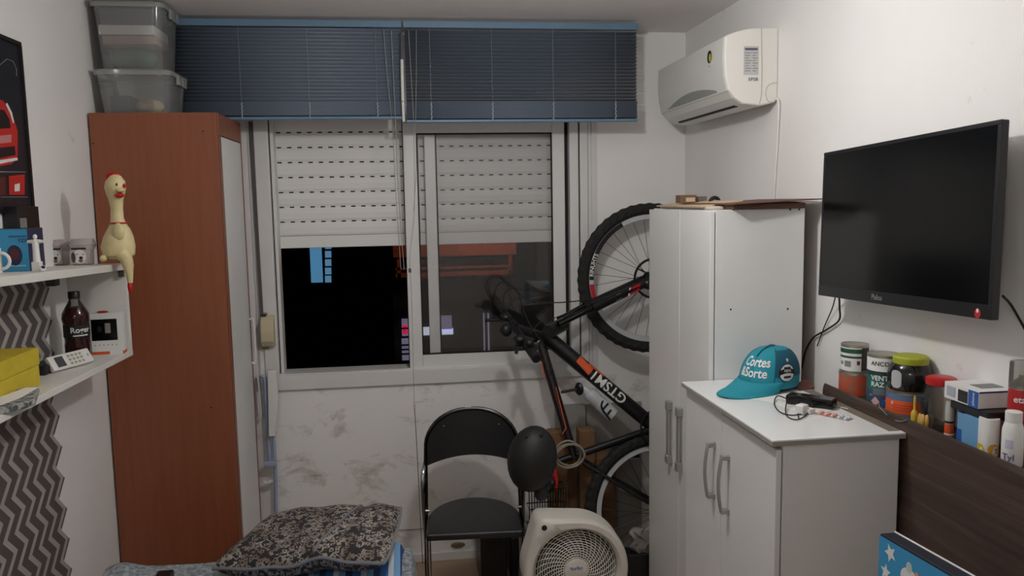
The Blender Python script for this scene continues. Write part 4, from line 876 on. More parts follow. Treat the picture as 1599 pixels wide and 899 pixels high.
# crank, chainring, pedals
cn = bn_; cx2 = Vector((1, 0, 0)); cy2 = cn.cross(cx2).normalized()
G().tube(arc(BB+cn*.05, cx2, cy2, .085, 0, 2*math.pi, 40)[:-1], .005, 6, closed=True).cyl(BB-cn*.06, BB+cn*.07, .02, n=14).o('chainring', 'dark_metal', bike, smooth=True)
G().tube([BB+cn*.07, BB+cn*.07+Vector((.09, 0, .13))], [.014, .011], 8).o('crank', 'dark_metal', bike, smooth=True); G().tube([BB-cn*.07, BB-cn*.07-Vector((.1, 0, .12))], [.014, .011], 8).o('crank', 'dark_metal', bike, smooth=True)
G().cbox(BB-cn*.11-Vector((.1, 0, .12)), (.09, .08, .025)).o('pedal', 'black_plastic', bike, bevel=.004)
# mirror on a stalk
ma, mb = bp(876, 612, .0), bp(904, 607, -.0)
G().tube([ma, mb], .007, 8).o('mirror_stalk', 'bike_dark_red', bike, smooth=True); G().lathe([(.0, -.012), (.022, -.010), (.031, 0), (.030, .006)], mb, 20, (Vector((.35, 0, .0)) .normalized()*0+Vector((0.6, -.8, 0)), Vector((0, 0, 1)), Vector((.8, .6, 0))), sx=.8).o('mirror', 'black_plastic', bike, smooth=True)
# bottle in its cage
b0_, b1_ = bp(916, 610, -.0), bp(957, 648, -.0); bd_ = (b1_-b0_); bl_ = bd_.length; bz = bd_.normalized(); bxx = bn_.cross(bz).normalized(); byy = bz.cross(bxx)
btl = thing('water_bottle', 'white translucent sports bottle in the bicycle frame cage', 'bottle', b1_)
G().lathe([(.012, -.03), (.018, 0), (.03, .012), (.033, .02), (.034, bl_*.4), (.031, bl_*.45), (.034, bl_*.5), (.034, bl_), (.028, bl_+.006)], b0_, 20, (bxx, byy, bz)).o('bottle_body', mat('bottle_milky', (186, 190, 192), .35), btl, smooth=True)
sB = Sheet(b0_+bn_*.0352, bz, bn_.cross(bz), bn_); sB.rect(bl_*.62, -.015, bl_*.68, .02, 0).o('print_mark', 'black_print', btl); sB.rect(bl_*.8, -.02, bl_*.86, .008, 0).o('print_mark', 'black_print', btl)
G().tube(smoothp([b0_+bz*(bl_*.55)+bxx*.03, b0_+bz*(bl_*.5)+bn_*.042, b0_+bz*(bl_*.62)+bn_*.042-bxx*.02, b0_+bz*bl_+bn_*.03-bxx*.03], 5), .0045, 6).o('bottle_cage', 'bike_black', bike, smooth=True)
# coiled lock and red light at the seat
lk = bp(888, 708, -.05); g = G(); pts = []
for i in range(60):
    a = 2*math.pi*i/22; pts.append(lk+Vector(((.062+.006*math.sin(a*.37))*math.cos(a), -.02+.0012*i-.035, (.055)*math.sin(a)+.004*math.sin(i*.4))))
g.tube(pts, .0055, 6).o('cable_lock', mat('lock_beige', (140, 132, 116), .5), label='beige coiled cable lock hanging at the bicycle seat post', cat='bike lock', smooth=True)
rl = thing('bike_light', 'red light clamp hanging below the bicycle seat post beside the helmet', 'light', bp(868, 765, -.05))
G().tube([bp(866, 728, -.05), bp(868, 745, -.05), bp(869, 758, -.05)], [.006, .011, .009], 10).o('lens', 'red_plastic', rl, smooth=True)
G().tube(smoothp([bp(866, 742, -.05), bp(857, 738, -.05), bp(853, 744, -.05)], 4), .005, 8).o('clamp', 'red_plastic', rl, smooth=True); G().ell(bp(868.5, 761, -.05), (.007, .007, .007), 10, 8).o('knob', 'red_plastic', rl, smooth=True)
# ================================================================== helmet
hc = aY(831, 716, 3.08); he = thing('helmet', 'matt black bicycle helmet hanging beside the chair', 'helmet', hc+Vector((0, 0, -.13)))
mat('helmet_black', (24, 24, 25), .55, bump=(90, .08))
Mh = Matrix.Rotation(math.radians(10), 3, 'Y')
g = G(); n, m = 28, 14; vs = []
for i in range(m+1):
    ph = math.pi/2*(i/m)*1.15
    for j in range(n):
        a = 2*math.pi*j/n; q = Vector((.093*math.sin(ph)*math.cos(a), -.085*math.cos(ph), .128*math.sin(ph)*math.sin(a))); vs.append(hc+Mh @ q)
g.add(vs, [(i*n+j, i*n+(j+1) % n, (i+1)*n+(j+1) % n, (i+1)*n+j) for i in range(m) for j in range(n)]+[tuple(range(n))]); g.o('shell', 'helmet_black', he, smooth=True, solid=.012)
for a, b in ((-.5, .75), (.1, .85), (.55, .7), (-.7, .2), (.72, .1)):
    q = Vector((.093*a*.95, -.085*math.sqrt(max(0, 1-a*a-b*b*.9))-.004, .128*b)); G().ell(hc+Mh @ q, (.007, .005, .012), 10, 6, Mh).o('vent', 'black_print', he, smooth=True)
c = aY(845, 768, 3.08); G().ell(c, (.03, .035, .036), 14, 10).o('ear_cover', 'helmet_black', he, smooth=True)
G().tube(smoothp([hc+Vector((.06, .02, -.08)), c+Vector((.02, 0, .03)), c], 4), .006, 6).o('strap', 'black_rubber', he)
# ================================================================== round floor fan
FC = aY(899, 888, 2.98); fan = thing('box_fan', 'white round floor fan with dense grille in front of the bicycle wheel', 'fan', (FC.x, 3.02, FZ))
mat('fan_plastic', (216, 213, 204), .5, noise=(6, .3, .7), c2=(206, 201, 190)); mat('fan_blade', (96, 104, 106), .4)
Ri, Ro = .166, .210
def rout(th):
    """outline: circle with two hull corners, top left and the feet"""
    r = Ro
    for ca_, rad, cr in ((math.radians(124), .236, .03), (math.radians(-52), .24, .03), (math.radians(-128), .24, .03)):
        # distance to tangent hull between big circle and small corner circle (support function -> radial by sampling)
        pass
    return r
hullp = [(Ro*math.cos(t), Ro*math.sin(t)) for t in np.linspace(0, 2*math.pi, 180, endpoint=False)]
for ca_, rad in ((124, .233),):
    ccx, ccy = rad*math.cos(math.radians(ca_)), rad*math.sin(math.radians(ca_)); hullp += [(ccx+.028*math.cos(t), ccy+.028*math.sin(t)) for t in np.linspace(0, 2*math.pi, 24, endpoint=False)]
hullp = [(x, max(y, FZ-FC.z)) for x, y in hullp]
hs = sorted(set(hullp))
def half(P):
    o = []
    for p in P:
        while len(o) > 1 and (o[-1][0]-o[-2][0])*(p[1]-o[-2][1])-(o[-1][1]-o[-2][1])*(p[0]-o[-2][0]) <= 0: o.pop()
        o.append(p)
    return o
hl = half(hs)[:-1]+half(hs[::-1])[:-1]
angs = np.array([math.atan2(y, x) for x, y in hl]); rad_ = np.array([math.hypot(x, y) for x, y in hl]); od = np.argsort(angs); angs, rad_ = angs[od], rad_[od]
def hullr(th):
    th = (th+math.pi) % (2*math.pi)-math.pi
    i = int(np.searchsorted(angs, th)) % len(angs); x0, y0 = rad_[i-1]*math.cos(angs[i-1]), rad_[i-1]*math.sin(angs[i-1]); x1, y1 = rad_[i]*math.cos(angs[i]), rad_[i]*math.sin(angs[i])
    dx, dy = math.cos(th), math.sin(th); ex, ey = x1-x0, y1-y0; den = dx*ey-dy*ex
    return (x0*ey-y0*ex)/den if abs(den) > 1e-9 else rad_[i]
n = 120; rings = []
for q, yy in ((0, .05), (0, -.004), (.04, -.016), (.3, -.030), (.75, -.030), (.95, -.018), (1, 0), (1, .10)):
    row = []
    for i in range(n):
        t = 2*math.pi*i/n; R_ = hullr(t); r = Ri+(R_-Ri)*q; row.append(FC+Vector((r*math.cos(t), yy, r*math.sin(t))))
    rings.append(row)
G().add([v for r in rings for v in r], [(i*n+j, i*n+(j+1) % n, (i+1)*n+(j+1) % n, (i+1)*n+j) for i in range(len(rings)-1) for j in range(n)]).o('housing', 'fan_plastic', fan, smooth=True)
hc2 = FC+Vector((.230*math.cos(math.radians(124)), -.0295, .230*math.sin(math.radians(124))))
G().lathe([(.011, 0), (.011, .002)], hc2, 12, (Vector((1, 0, 0)), Vector((0, 0, 1)), Vector((0, -1, 0)))).o('handle_hole', 'black_print', fan)
for sx_ in (-1, 1): G().box((FC.x+sx_*.11-.03, FC.y-.015, FZ), (FC.x+sx_*.11+.03, FC.y+.1, FC.z-.16)).o('foot', 'fan_plastic', fan, bevel=.006)
G().lathe([(Ri+.03, .09), (Ri+.03, .098)], FC, 40, (Vector((1, 0, 0)), Vector((0, 0, 1)), Vector((0, 1, 0)))).o('back_plate', 'dark_metal', fan)
g = G()
for r in np.linspace(.052, Ri-.005, 13): g.tube([FC+Vector((r*math.cos(t), -.012+.02*(r/Ri)**2, r*math.sin(t))) for t in np.linspace(0, 2*math.pi, 49)[:-1]], .0019, 4, closed=True)
for i in range(34):
    t0 = 2*math.pi*i/34; g.tube([FC+Vector((r*math.cos(t0+.9*(r/Ri)), -.012+.02*(r/Ri)**2, r*math.sin(t0+.9*(r/Ri)))) for r in np.linspace(.04, Ri, 8)], .0019, 4)
g.o('grille', 'fan_plastic', fan, kind='stuff')
G().lathe([(.048, .01), (.048, -.016), (.04, -.02)], FC, 28, (Vector((1, 0, 0)), Vector((0, 0, 1)), Vector((0, 1, 0)))).o('hub_cap', 'fan_plastic', fan, smooth=True)
Sheet(FC+Vector((0, -.02, 0)), (1, 0, 0), (0, 0, 1), (0, -1, 0)).text('turbo', 0, .012, .022).o('lettering', 'blue_print', fan)
for i in range(5):
    t0 = 2*math.pi*i/5; G().grid(lambda u, v: FC+Vector(((.03+.115*u)*math.cos(t0+1.0*v*(.5+.5*u)), .03+.035*v, (.03+.115*u)*math.sin(t0+1.0*v*(.5+.5*u)))), 6, 6).o('blade', 'fan_blade', fan, smooth=True, solid=.003)
# ================================================================== cardboard and clutter behind the bicycle
a, b = aY(905, 673, 3.63), aY(929, 690, 3.63); G().box((a.x, 3.63, FZ), (b.x, 3.71, a.z)).o('cardboard_box', 'card', label='tall brown cardboard box behind the bicycle seat tube', cat='box', bevel=.003)
a, b = aY(858, 676, 3.63), aY(886, 690, 3.63); G().box((a.x, 3.63, FZ), (b.x, 3.71, a.z)).o('cardboard_box', 'card', label='pale brown carton behind the coiled bike lock', cat='box', bevel=.003)
a, b = aY(868, 700, 3.72), aY(962, 780, 3.72); G().box((a.x, 3.72, FZ), (b.x, 3.84, a.z-.06)).o('cardboard_box', 'card', label='wide brown cardboard box low behind the bicycle', cat='box', bevel=.003)
for px, px2, dy in ((866, 913, 0), (916, 1002, .02)):
    a, b = aY(px, 632, 3.88), aY(px2, 690, 3.88); G().box((a.x, 3.86+dy, FZ), (b.x, 3.88+dy, a.z)).o('panel_board', mat('grey_board', (158, 154, 148), .6), label='grey board leaning on the wall behind the bicycle, ' + ('left of the pair' if dy == 0 else 'right of the pair'), cat='board')
c = aY(975, 690, 3.7); G().ell(c+Vector((0, 0, -.02)), (.07, .05, .045), 14, 8).o('plastic_bag', mat('blue_bag', (40, 62, 110), .4), label='blue plastic bag behind the bicycle cranks', cat='bag', smooth=True)
G().ell(c+Vector((.05, -.02, .02)), (.035, .03, .025), 12, 8).o('paper_wad', 'paper', label='crumpled white paper beside the blue bag', cat='paper', smooth=True)
c = aY(1004, 845, 3.285); BG = G().ell(Vector((c.x, 3.285, c.z)), (.06, .035, .075), 22, 16); BG.v = [v+Vector((.012*math.sin(v.z*90+v.y*60), .010*math.sin(v.x*110+v.z*40), .010*math.sin(v.x*75))) for v in BG.v]; BG.o('plastic_bag', mat('grey_bag', (120, 116, 112), .45, bump=(30, .8)), label='crumpled grey plastic bag on the clutter by the white cabinet', cat='bag', smooth=True)
c = aY(1000, 880, 3.28); G().box((c.x-.07, 3.245, FZ), (c.x+.12, 3.33, c.z+.06)).o('crate', 'black_plastic', label='black crate on the floor beside the white cabinet', cat='crate', bevel=.005)
# wire basket seen behind the fan
wk = thing('wire_basket', 'dark wire basket on the floor behind the fan', 'basket', (.62, 3.5, FZ))
a, b = aY(826, 765, 3.5), aY(884, 800, 3.5); g = G()
for x in np.linspace(a.x, b.x, 15): g.tube([(x, 3.5, FZ), (x, 3.5, a.z)], .0025, 5)
for z in np.linspace(FZ+.02, a.z, 6): g.tube([(a.x, 3.5, z), (b.x, 3.5, z), (b.x, 3.58, z), (a.x, 3.58, z)], .003, 5, closed=True)
g.o('wires', 'dark_metal', wk)
# ================================================================== air conditioner on the right wall
mat('ac_white', (230, 228, 221), .42); mat('ac_front', (222, 222, 217), .35); mat('ac_vent', (150, 154, 146), .5)
YA, YE = 2.9, 3.69
ac = thing('air_conditioner', 'white split air conditioner high on the right wall', 'air conditioner', (1.3, 3.3, 2.0))
pf = [(1216, 42), (1169, 44), (1150, 49), (1133, 55.5), (1131.5, 75), (1131, 92), (1132.5, 118), (1137, 140), (1146, 152), (1160, 162), (1186, 165), (1211, 160), (1216, 152)]
P = [aY(a, b, YA) for a, b in pf]; P[0].x = XR; P[-1].x = XR
rel = lambda p: Vector((p.x, 0, p.z))
body_pts = [P[0], P[1]]+P[9:]
side = G().prism([Vector((p.x, YA+.012, p.z)) for p in P], (0, YE-YA-.012, 0)).o('case', 'ac_front', ac, bevel=.006)
G().prism([p for p in P], (0, .014, 0)).o('end_cap', 'ac_white', ac, bevel=.008, seg=3)
cap_d = [aY(1189, 44, YA-.001), aY(1190, 110, YA-.001), aY(1189, 150, YA-.001), aY(1186, 162, YA-.001)]
G().tube(cap_d, .0012, 5).o('seam', mat('seam_grey', (176, 170, 156), .6), ac)
G().tube(smoothp([aY(1213, 129, YA-.001), aY(1203, 131, YA-.001), aY(1197, 138, YA-.001), aY(1196, 150, YA-.001), aY(1200, 158, YA-.001), aY(1209, 160, YA-.001)], 4), .001, 5).o('seam', 'seam_grey', ac)
s = Sheet(Vector((0, YA-.0005, 0)), (1, 0, 0), (0, 0, 1), (0, -1, 0))
def acr(px0, py0, px1, py1, m, nm, off=.0006):
    a, b = aY(px0, py0, YA), aY(px1, py1, YA); s.rect(a.x, b.z, b.x, a.z, off).o(nm, m, ac)
acr(1161.5, 72, 1184, 117, mat('label_grey', (192, 192, 192), .6), 'rating_label'); acr(1163, 75, 1183, 78.5, mat('label_ink', (84, 86, 110), .6), 'label_heading', .001)
for i in range(8): acr(1163, 82+i*4, 1173-(i % 3)*2, 83.2+i*4, 'grey_print', 'label_line', .001); acr(1175, 82+i*4, 1183-(i % 2)*3, 83.2+i*4, 'grey_print', 'label_line', .001)
a_ = aY(1176, 124, YA); s.text('EPSB', a_.x, a_.z, .017, sx=1.1).o('lettering', 'label_ink', ac)
# front: pale vent lens, flap slit, logo oval
xf = lambda z: np.interp(z, [p.z for p in P[3:10]][::-1], [p.x for p in P[3:10]][::-1])
zc_ = P[7].z
g = G(); n = 24
def front(y, z, off): return Vector((float(xf(z))-off, y, z))
pts = []
for i in range(n+1):
    t = i/n; y = 3.0+.58*t; pts.append((y, zc_+.008+.030*math.sin(math.pi*min(1, t*1.05))**.8))
low = [(3.0+.58*i/n, zc_+.003) for i in range(n, -1, -1)]
G().poly([front(y, z, .0012) for y, z in pts+low]).o('vent_lens', 'ac_vent', ac)
G().tube([front(YA+.01, zc_-.004, .0), front(YE, zc_-.004, .0)], .0012, 5).o('panel_gap', 'seam_grey', ac)
zb2 = P[9].z
G().box((P[9].x-.004, 2.97, zb2-.004), (P[9].x+.010, 3.60, zb2+.004)).o('flap_slit', 'black_print', ac)
lg_ = front(3.03, aX(1110, 88, P[5].x).z, .001); so_ = Sheet((lg_.x, 3.045, lg_.z), (0, -1, 0), (0, 0, 1), (-1, 0, 0))
so_.disc(0, 0, .022, .024).o('badge', 'black_print', ac); so_.disc(.007, -.004, .012, .016, .0014).o('badge_centre', mat('badge_yellow', (200, 180, 60), .5), ac); so_.disc(0, -.036, .003, off=.001).o('indicator', 'black_print', ac)
G().tube(smoothp([aX(1213, 153, XR-.012), aX(1216, 165, XR-.008), aX(1214, 220, XR-.006), aX(1210, 280, XR-.006), aX(1208, 312, XR-.006)], 5), .0045, 8).o('power_cable', 'white_plastic', ac, smooth=True)
# ================================================================== tall white cabinet
CX0, CX1, CY0, CY1, CH = 1.017, 1.331, 2.553, 3.226, 1.655
cab = thing('tall_cabinet', 'tall white two door cabinet beside the window wall', 'cabinet', ((CX0+CX1)/2, (CY0+CY1)/2, FZ))
mat('hardboard', (122, 92, 66), .8)
sp = G().box((CX0+.004, CY0, FZ), (CX1, CY0+.015, CH)).o('side_panel', 'white_melamine', cab, bevel=.001); G().box((CX0+.004, CY1-.015, FZ), (CX1, CY1, CH)).o('side_panel', 'white_melamine', cab, bevel=.001)
G().box((CX0+.004, CY0+.015, CH-.015), (CX1, CY1-.015, CH)).o('top_panel', 'white_melamine', cab); G().box((CX1-.004, CY0+.015, .02), (CX1-.001, CY1-.015, CH-.02)).o('back_panel', 'hardboard', cab)
G().box((CX0+.004, CY0+.015, FZ), (CX1, CY1-.015, FZ+.06)).o('plinth', 'white_melamine', cab)
ysp = aX(1061, 480, CX0-.016).y
mat('white_lacquer', (231, 231, 229), .22)
d1 = G().box((CX0-.016, CY0+.002, FZ+.06), (CX0, ysp-.0015, CH-.004)).o('door', 'white_lacquer', cab, bevel=.0015); d2 = G().box((CX0-.016, ysp+.0015, FZ+.06), (CX0, CY1-.002, CH-.004)).o('door', 'white_lacquer', cab, bevel=.0015)
for dd_, px in ((d1, 1059.5), (d2, 1043.5)):
    py0, py1 = (636, 736) if dd_ is d1 else (626, 723)
    a, b = aX(px, py0, CX0-.03), aX(px, py1, CX0-.03)
    g = G().box((CX0-.036, a.y-.010, b.z+.03), (CX0-.026, a.y+.010, a.z-.03)).box((CX0-.040, a.y-.013, a.z-.034), (CX0-.016, a.y+.013, a.z)).box((CX0-.040, a.y-.013, b.z), (CX0-.016, a.y+.013, b.z+.034))
    g.o('handle', 'brushed_metal', dd_, bevel=.003)
for px, py in ((1145, 327), (1234, 327), (1248, 327), (1141, 483), (1230, 482)):
    p = aY(px, py, CY0); G().cyl(p+Vector((0, -.001, 0)), p+Vector((0, .001, 0)), .0033, n=10).o('screw', 'black_plastic', sp)
# cardboard and oddments on the cabinet
mat('card_dark', (112, 82, 70), .85, noise=(10, .3, .7), c2=(98, 70, 60)); mat('card_pale', (196, 172, 142), .85); mat('card_white', (206, 196, 184), .8)
fl = thing('flattened_cardboard', 'folded flat brown cardboard lying on the tall white cabinet', 'cardboard', (1.15, 2.7, CH))
G().box((1.075, 2.54, CH+.001), (1.327, 2.98, CH+.019)).o('folded_sheet', 'card_dark', fl, bevel=.003)
M_ = Matrix.Translation((1.21, 2.74, CH+.024)) @ Matrix.Rotation(math.radians(-2), 4, 'Y') @ Matrix.Rotation(math.radians(4), 4, 'Z'); G().box((-.16, -.22, -.002), (.155, .2, .002), M_).o('top_sheet', 'card_dark', fl)
M_ = Matrix.Translation((1.10, 2.86, CH+.021)) @ Matrix.Rotation(math.radians(-7), 4, 'Y'); G().box((-.09, -.20, -.002), (.06, .3, .002), M_).o('flap', 'card_pale', fl)
G().box((1.025, 2.62, CH+.001), (1.074, 3.16, CH+.012)).o('pale_edge', 'card_white', fl, bevel=.002)
M_ = Matrix.Translation((1.30, 2.62, CH+.02)) @ Matrix.Rotation(math.radians(-1), 4, 'Y'); G().box((-.05, -.05, -.001), (.085, .1, .001), M_).o('loose_strip', 'card_pale', fl)
a, b = aY(1063, 314, 2.95), aY(1088, 301, 2.95); bz0 = CH+.022
tr_ = thing('wooden_tray', 'small brown wooden tray on the cardboard above the cabinet', 'tray', ((a.x+b.x)/2, 2.97, bz0))
G().box((a.x, 2.95, bz0), (b.x, 3.01, bz0+.03)).o('body', mat('tray_wood', (112, 88, 66), .7), tr_, bevel=.002); G().box((a.x+.02, 2.947, bz0+.004), (b.x-.008, 2.95, bz0+.02)).o('label_plate', 'card_pale', tr_)
a, b = aY(1088, 314, 2.97), aY(1104, 303, 2.97); G().box((a.x+.002, 2.97, bz0), (b.x, 3.03, bz0+.024)).o('tool_block', mat('grey_wood', (104, 96, 84), .7), label='grey brown block beside the wooden tray on the cabinet', cat='block', bevel=.002)
c = aY(1116, 311, 2.9); G().tube(arc((c.x, 2.9, bz0), (1, 0, 0), (0, 0, 1), .018, 0, math.pi, 14), .007, 8).o('cable_loop', 'black_rubber', label='black cable loop standing on the cardboard above the cabinet', cat='cable', smooth=True)
# ================================================================== dresser
DX0, DX1, DY0, DY1, DH = .904, 1.2685, 1.875, 2.55, 1.0835
ds = thing('dresser', 'low white dresser with two arched handles in front of the tall cabinet', 'dresser', ((DX0+DX1)/2, (DY0+DY1)/2, FZ))
mat('white_top', (229, 230, 229), .16); mat('edge_grey', (150, 146, 138), .5)
G().box((DX0, DY0, DH-.016), (DX1, DY1, DH)).o('top', 'white_top', ds, bevel=.0012); G().box((DX0-.0008, DY0-.0008, DH-.015), (DX1, DY1, DH-.004)).o('edge_band', 'edge_grey', ds)
G().box((DX1-.035, DY0+.02, DH), (DX1-.004, 2.36, DH+.0012)).o('worn_strip', mat('worn_taupe', (128, 120, 106), .8, noise=(14, .3, .7), c2=(106, 98, 84)), ds)
bx0 = aY(1222, 720, DY0+.014).x
G().box((bx0, DY0+.012, FZ), (DX1-.01, DY0+.027, DH-.016)).o('side_panel', 'white_melamine', ds, bevel=.001); G().box((bx0, DY1-.016, FZ), (DX1-.01, DY1-.001, DH-.016)).o('side_panel', 'white_melamine', ds)
G().box((DX1-.014, DY0+.027, FZ+.03), (DX1-.011, DY1-.016, DH-.016)).o('back_panel', 'hardboard', ds); G().box((bx0, DY0+.027, FZ), (DX1-.02, DY1-.016, FZ+.06)).o('plinth', 'white_melamine', ds)
ysp = aX(1127, 700, bx0-.018).y
G().box((bx0-.003, DY0+.02, FZ+.06), (bx0, DY1-.01, DH-.018)).o('carcass_edge', 'edge_grey', ds)
d1 = G().box((bx0-.019, DY0+.011, FZ+.06), (bx0-.004, ysp-.0015, DH-.030)).o('door', 'white_melamine', ds, bevel=.0015); d2 = G().box((bx0-.019, ysp+.0015, FZ+.06), (bx0-.004, DY1-.003, DH-.018)).o('door', 'white_melamine', ds, bevel=.0015)
for d_, px, py0, py1 in ((d1, 1138, 711, 802), (d2, 1116, 691, 777)):
    a, b = aX(px, py0, bx0-.02), aX(px, py1, bx0-.02); xf_ = bx0-.019
    pts = [Vector((xf_, a.y, a.z))]+[Vector((xf_-.022-.010*math.sin(math.pi*t), a.y, a.z+(b.z-a.z)*t)) for t in np.linspace(.04, .96, 9)]+[Vector((xf_, a.y, b.z))]
    g = G()
    for p, q in zip(pts, pts[1:]): pass
    g.tube(pts, .0055, 8).box((xf_-.024, a.y-.009, a.z-.012), (xf_, a.y+.009, a.z)).box((xf_-.024, a.y-.009, b.z), (xf_, a.y+.009, b.z+.012)); g.o('handle', 'brushed_metal', d_, smooth=True)
# ================================================================== headboard along the right wall
def wood():
    m = bpy.data.materials.new('dark_walnut'); m.use_nodes = True; MC['dark_walnut'] = m
    nt = m.node_tree; N = nt.nodes; L = nt.links; p = N['Principled BSDF']; p.inputs['Roughness'].default_value = .4
    tc = N.new('ShaderNodeTexCoord'); mp = N.new('ShaderNodeMapping'); mp.inputs['Scale'].default_value = (6, .9, 26); L.new(tc.outputs['Object'], mp.inputs[0])
    n = N.new('ShaderNodeTexNoise'); n.inputs['Scale'].default_value = 2.2; n.inputs['Detail'].default_value = 9; n.inputs['Roughness'].default_value = .65; n.inputs['Distortion'].default_value = .6; L.new(mp.outputs[0], n.inputs['Vector'])
    r = N.new('ShaderNodeValToRGB'); e = r.color_ramp.elements; e[0].position = .3; e[0].color = lin((52, 39, 35)); e[1].position = .74; e[1].color = lin((96, 76, 64)); e.new(.52).color = lin((70, 54, 47)); L.new(n.outputs[0], r.inputs[0]); L.new(r.outputs[0], p.inputs['Base Color'])
wood()
HX = 1.2705; HY0, HY1 = .85, 2.30; LZ = 1.098
hbd = thing('headboard', 'dark walnut headboard ledge along the right wall', 'headboard', (1.31, 1.6, FZ))
pr = [(HX, FZ), (HX, 1.098), (HX+.003, 1.112), (HX+.007, 1.118), (HX+.011, 1.116), (HX+.014, 1.106), (HX+.014, FZ)]
G().prism([Vector((a, HY0, b)) for a, b in pr], (0, HY1-HY0, 0)).o('front_board', 'dark_walnut', hbd, smooth=True)
G().box((HX+.014, HY0, LZ-.02), (XR-.001, HY1, LZ)).o('ledge', 'dark_walnut', hbd); G().box((HX+.014, HY1-.018, FZ), (XR-.001, HY1, LZ-.02)).o('end_board', 'dark_walnut', hbd)
for pix in ([(1372, 629), (1374, 636), (1380, 642), (1385, 648)], [(1398, 656), (1408, 658), (1416, 655)], [(1358, 615), (1362, 617)]):
    G().tube(smoothp([aX(a, b, HX-.0005) for a, b in pix], 3), .0014, 5).o('scratch', 'grey_print', hbd)
# ================================================================== cans, jars and boxes on the ledge
mat('tin', (176, 172, 158), .35, .8); mat('orange_label', (198, 74, 40), .55, noise=(45, .42, .6), c2=(158, 96, 76)); mat('rust', (120, 96, 74), .7, noise=(30, .35, .65), c2=(90, 74, 62))
def tin(name, label, c, r, h, cat='can', lid='tin', group='paint cans on the headboard'):
    t = thing(name, label, cat, c, group); z = c[2]
    G().lathe([(r*.98, 0), (r, .002), (r, h-.003), (r*.985, h-.001)], c, 36).o('tin_body', 'tin', t, smooth=True)
    G().lathe([(r*1.03, h-.006), (r*1.03, h), (r*.93, h), (r*.92, h-.006), (r*.8, h-.007), (r*.78, h-.003)], c, 36).o('rim', lid, t, smooth=True)
    return t
def face(c): return math.atan2(-c[1], -c[0])
def band(t, c, r, z0, z1, m, nm='label_band', a0=0, a1=2*math.pi):
    n = 36; g = G(); g.grid(lambda u, v: Vector(c)+Vector(((r+.0006)*math.cos(a0+(a1-a0)*u), (r+.0006)*math.sin(a0+(a1-a0)*u), z0+(z1-z0)*v)), n, 1); return g.o(nm, m, t, smooth=True)
c = aX(1335, 605, 1.335); c.z = LZ; r = .0455; h = aX(1333, 577, 1.335).z-LZ
t = tin('paint_can', 'short orange labelled paint can under the green and white can', c, r, h); band(t, c, r, .004, h-.008, 'orange_label')
c2 = Vector((c.x-.002, c.y+.003, LZ+h)); r2 = .0385; h2 = aX(1335, 536, 1.333).z-c2.z
t = tin('paint_can', 'green and white paint can standing on the orange can', c2, r2, h2); fa_ = face(c2)
band(t, c2, r2, .004, h2-.008, mat('dark_stripe', (60, 52, 44), .6)); band(t, c2, r2+.0004, .004, h2-.008, 'white_print', a0=fa_-1.9, a1=fa_+.5); band(t, c2, r2+.0008, h2*.52, h2*.6, mat('can_green', (34, 78, 54), .5), 'green_stripe', fa_-1.9, fa_+.5); band(t, c2, r2+.0008, h2*.70, h2*.86, 'can_green', 'green_stripe', fa_-1.9, fa_+.5); band(t, c2, r2+.0008, h2*.2, h2*.42, 'grey_print', 'fine_print', fa_-.75, fa_-.25); patch(c2+Vector((0, 0, 0)), r2+.001, fa_+.28, h2*.36, .009, .012).o('hazard_mark', mat('maroon', (120, 30, 40), .5), t)
band(t, c2, r2+.0008, h2*.26, h2*.38, 'grey_print', 'fine_print', fa_-1.2, fa_-.9)
c = aX(1378, 625, 1.335); c.z = LZ; r = .0425; h = aX(1379, 551, 1.335).z-LZ; fa_ = face(c)
t = tin('solvent_can', 'tall dark green solvent can with a white top band', c, r, h)
band(t, c, r, .004, h-.008, 'teal_print'); band(t, c, r+.0003, h*.62, h*.70, mat('deep_green', (24, 52, 50), .5), 'dark_band'); band(t, c, r+.0003, h*.70, h-.008, 'white_print', 'white_band')
band(t, c, r+.0003, .004, h*.34, mat('slate_blue', (52, 74, 96), .5), 'lower_band')
text_mesh('ANCOR', .017, wrap(c, r+.0006, fa_-.1, h*.84), .02, 1).o('lettering', 'black_print', t); text_mesh('VENTE', .019, wrap(c, r+.0006, fa_-.12, h*.57), .025, 1).o('lettering', 'white_print', t); text_mesh('RAZ', .019, wrap(c, r+.0006, fa_-.35, h*.45), .025, 1).o('lettering', 'white_print', t)
for i in range(4): patch(c, r+.0006, fa_-.05, h*(.36-.03*i), .05, .002).o('fine_print', 'grey_print', t)
f = wrap(c, r+.0008, fa_-.45, h*.13); G().poly([f(0, -.014), f(.012, 0), f(0, .014), f(-.012, 0)]).o('hazard_diamond', mat('diamond', (210, 170, 165), .6), t)
f = wrap(c, r+.0009, fa_+.25, h*.12); G().poly([f(.015*math.cos(a), .015*math.sin(a)) for a in np.linspace(0, 2*math.pi, 21)[:-1]]).o('blue_roundel', 'blue_print', t); f = wrap(c, r+.0013, fa_+.25, h*.12); G().poly([f(-.005, .008), f(-.002, -.002), f(-.004, -.009), f(.004, -.009), f(.002, -.002), f(.005, .008)]).o('roundel_mark', 'white_print', t)
c = aX(1417, 640, 1.3405); c.z = LZ; r = .054; h = aX(1416, 606, 1.335).z-LZ; fa_ = face(c)
t = tin('paint_can', 'wide orange and blue paint can under the black jar', c, r, h, lid='rust'); band(t, c, r, .004, h-.008, mat('steel_blue', (84, 108, 140), .5)); band(t, c, r+.0004, h*.18, h*.66, 'orange_print', 'orange_band'); f = wrap(c, r+.0008, fa_-.75, h*.55); G().poly([f(0, -.006), f(.005, 0), f(0, .006), f(-.005, 0)]).o('hazard_diamond', 'diamond', t)
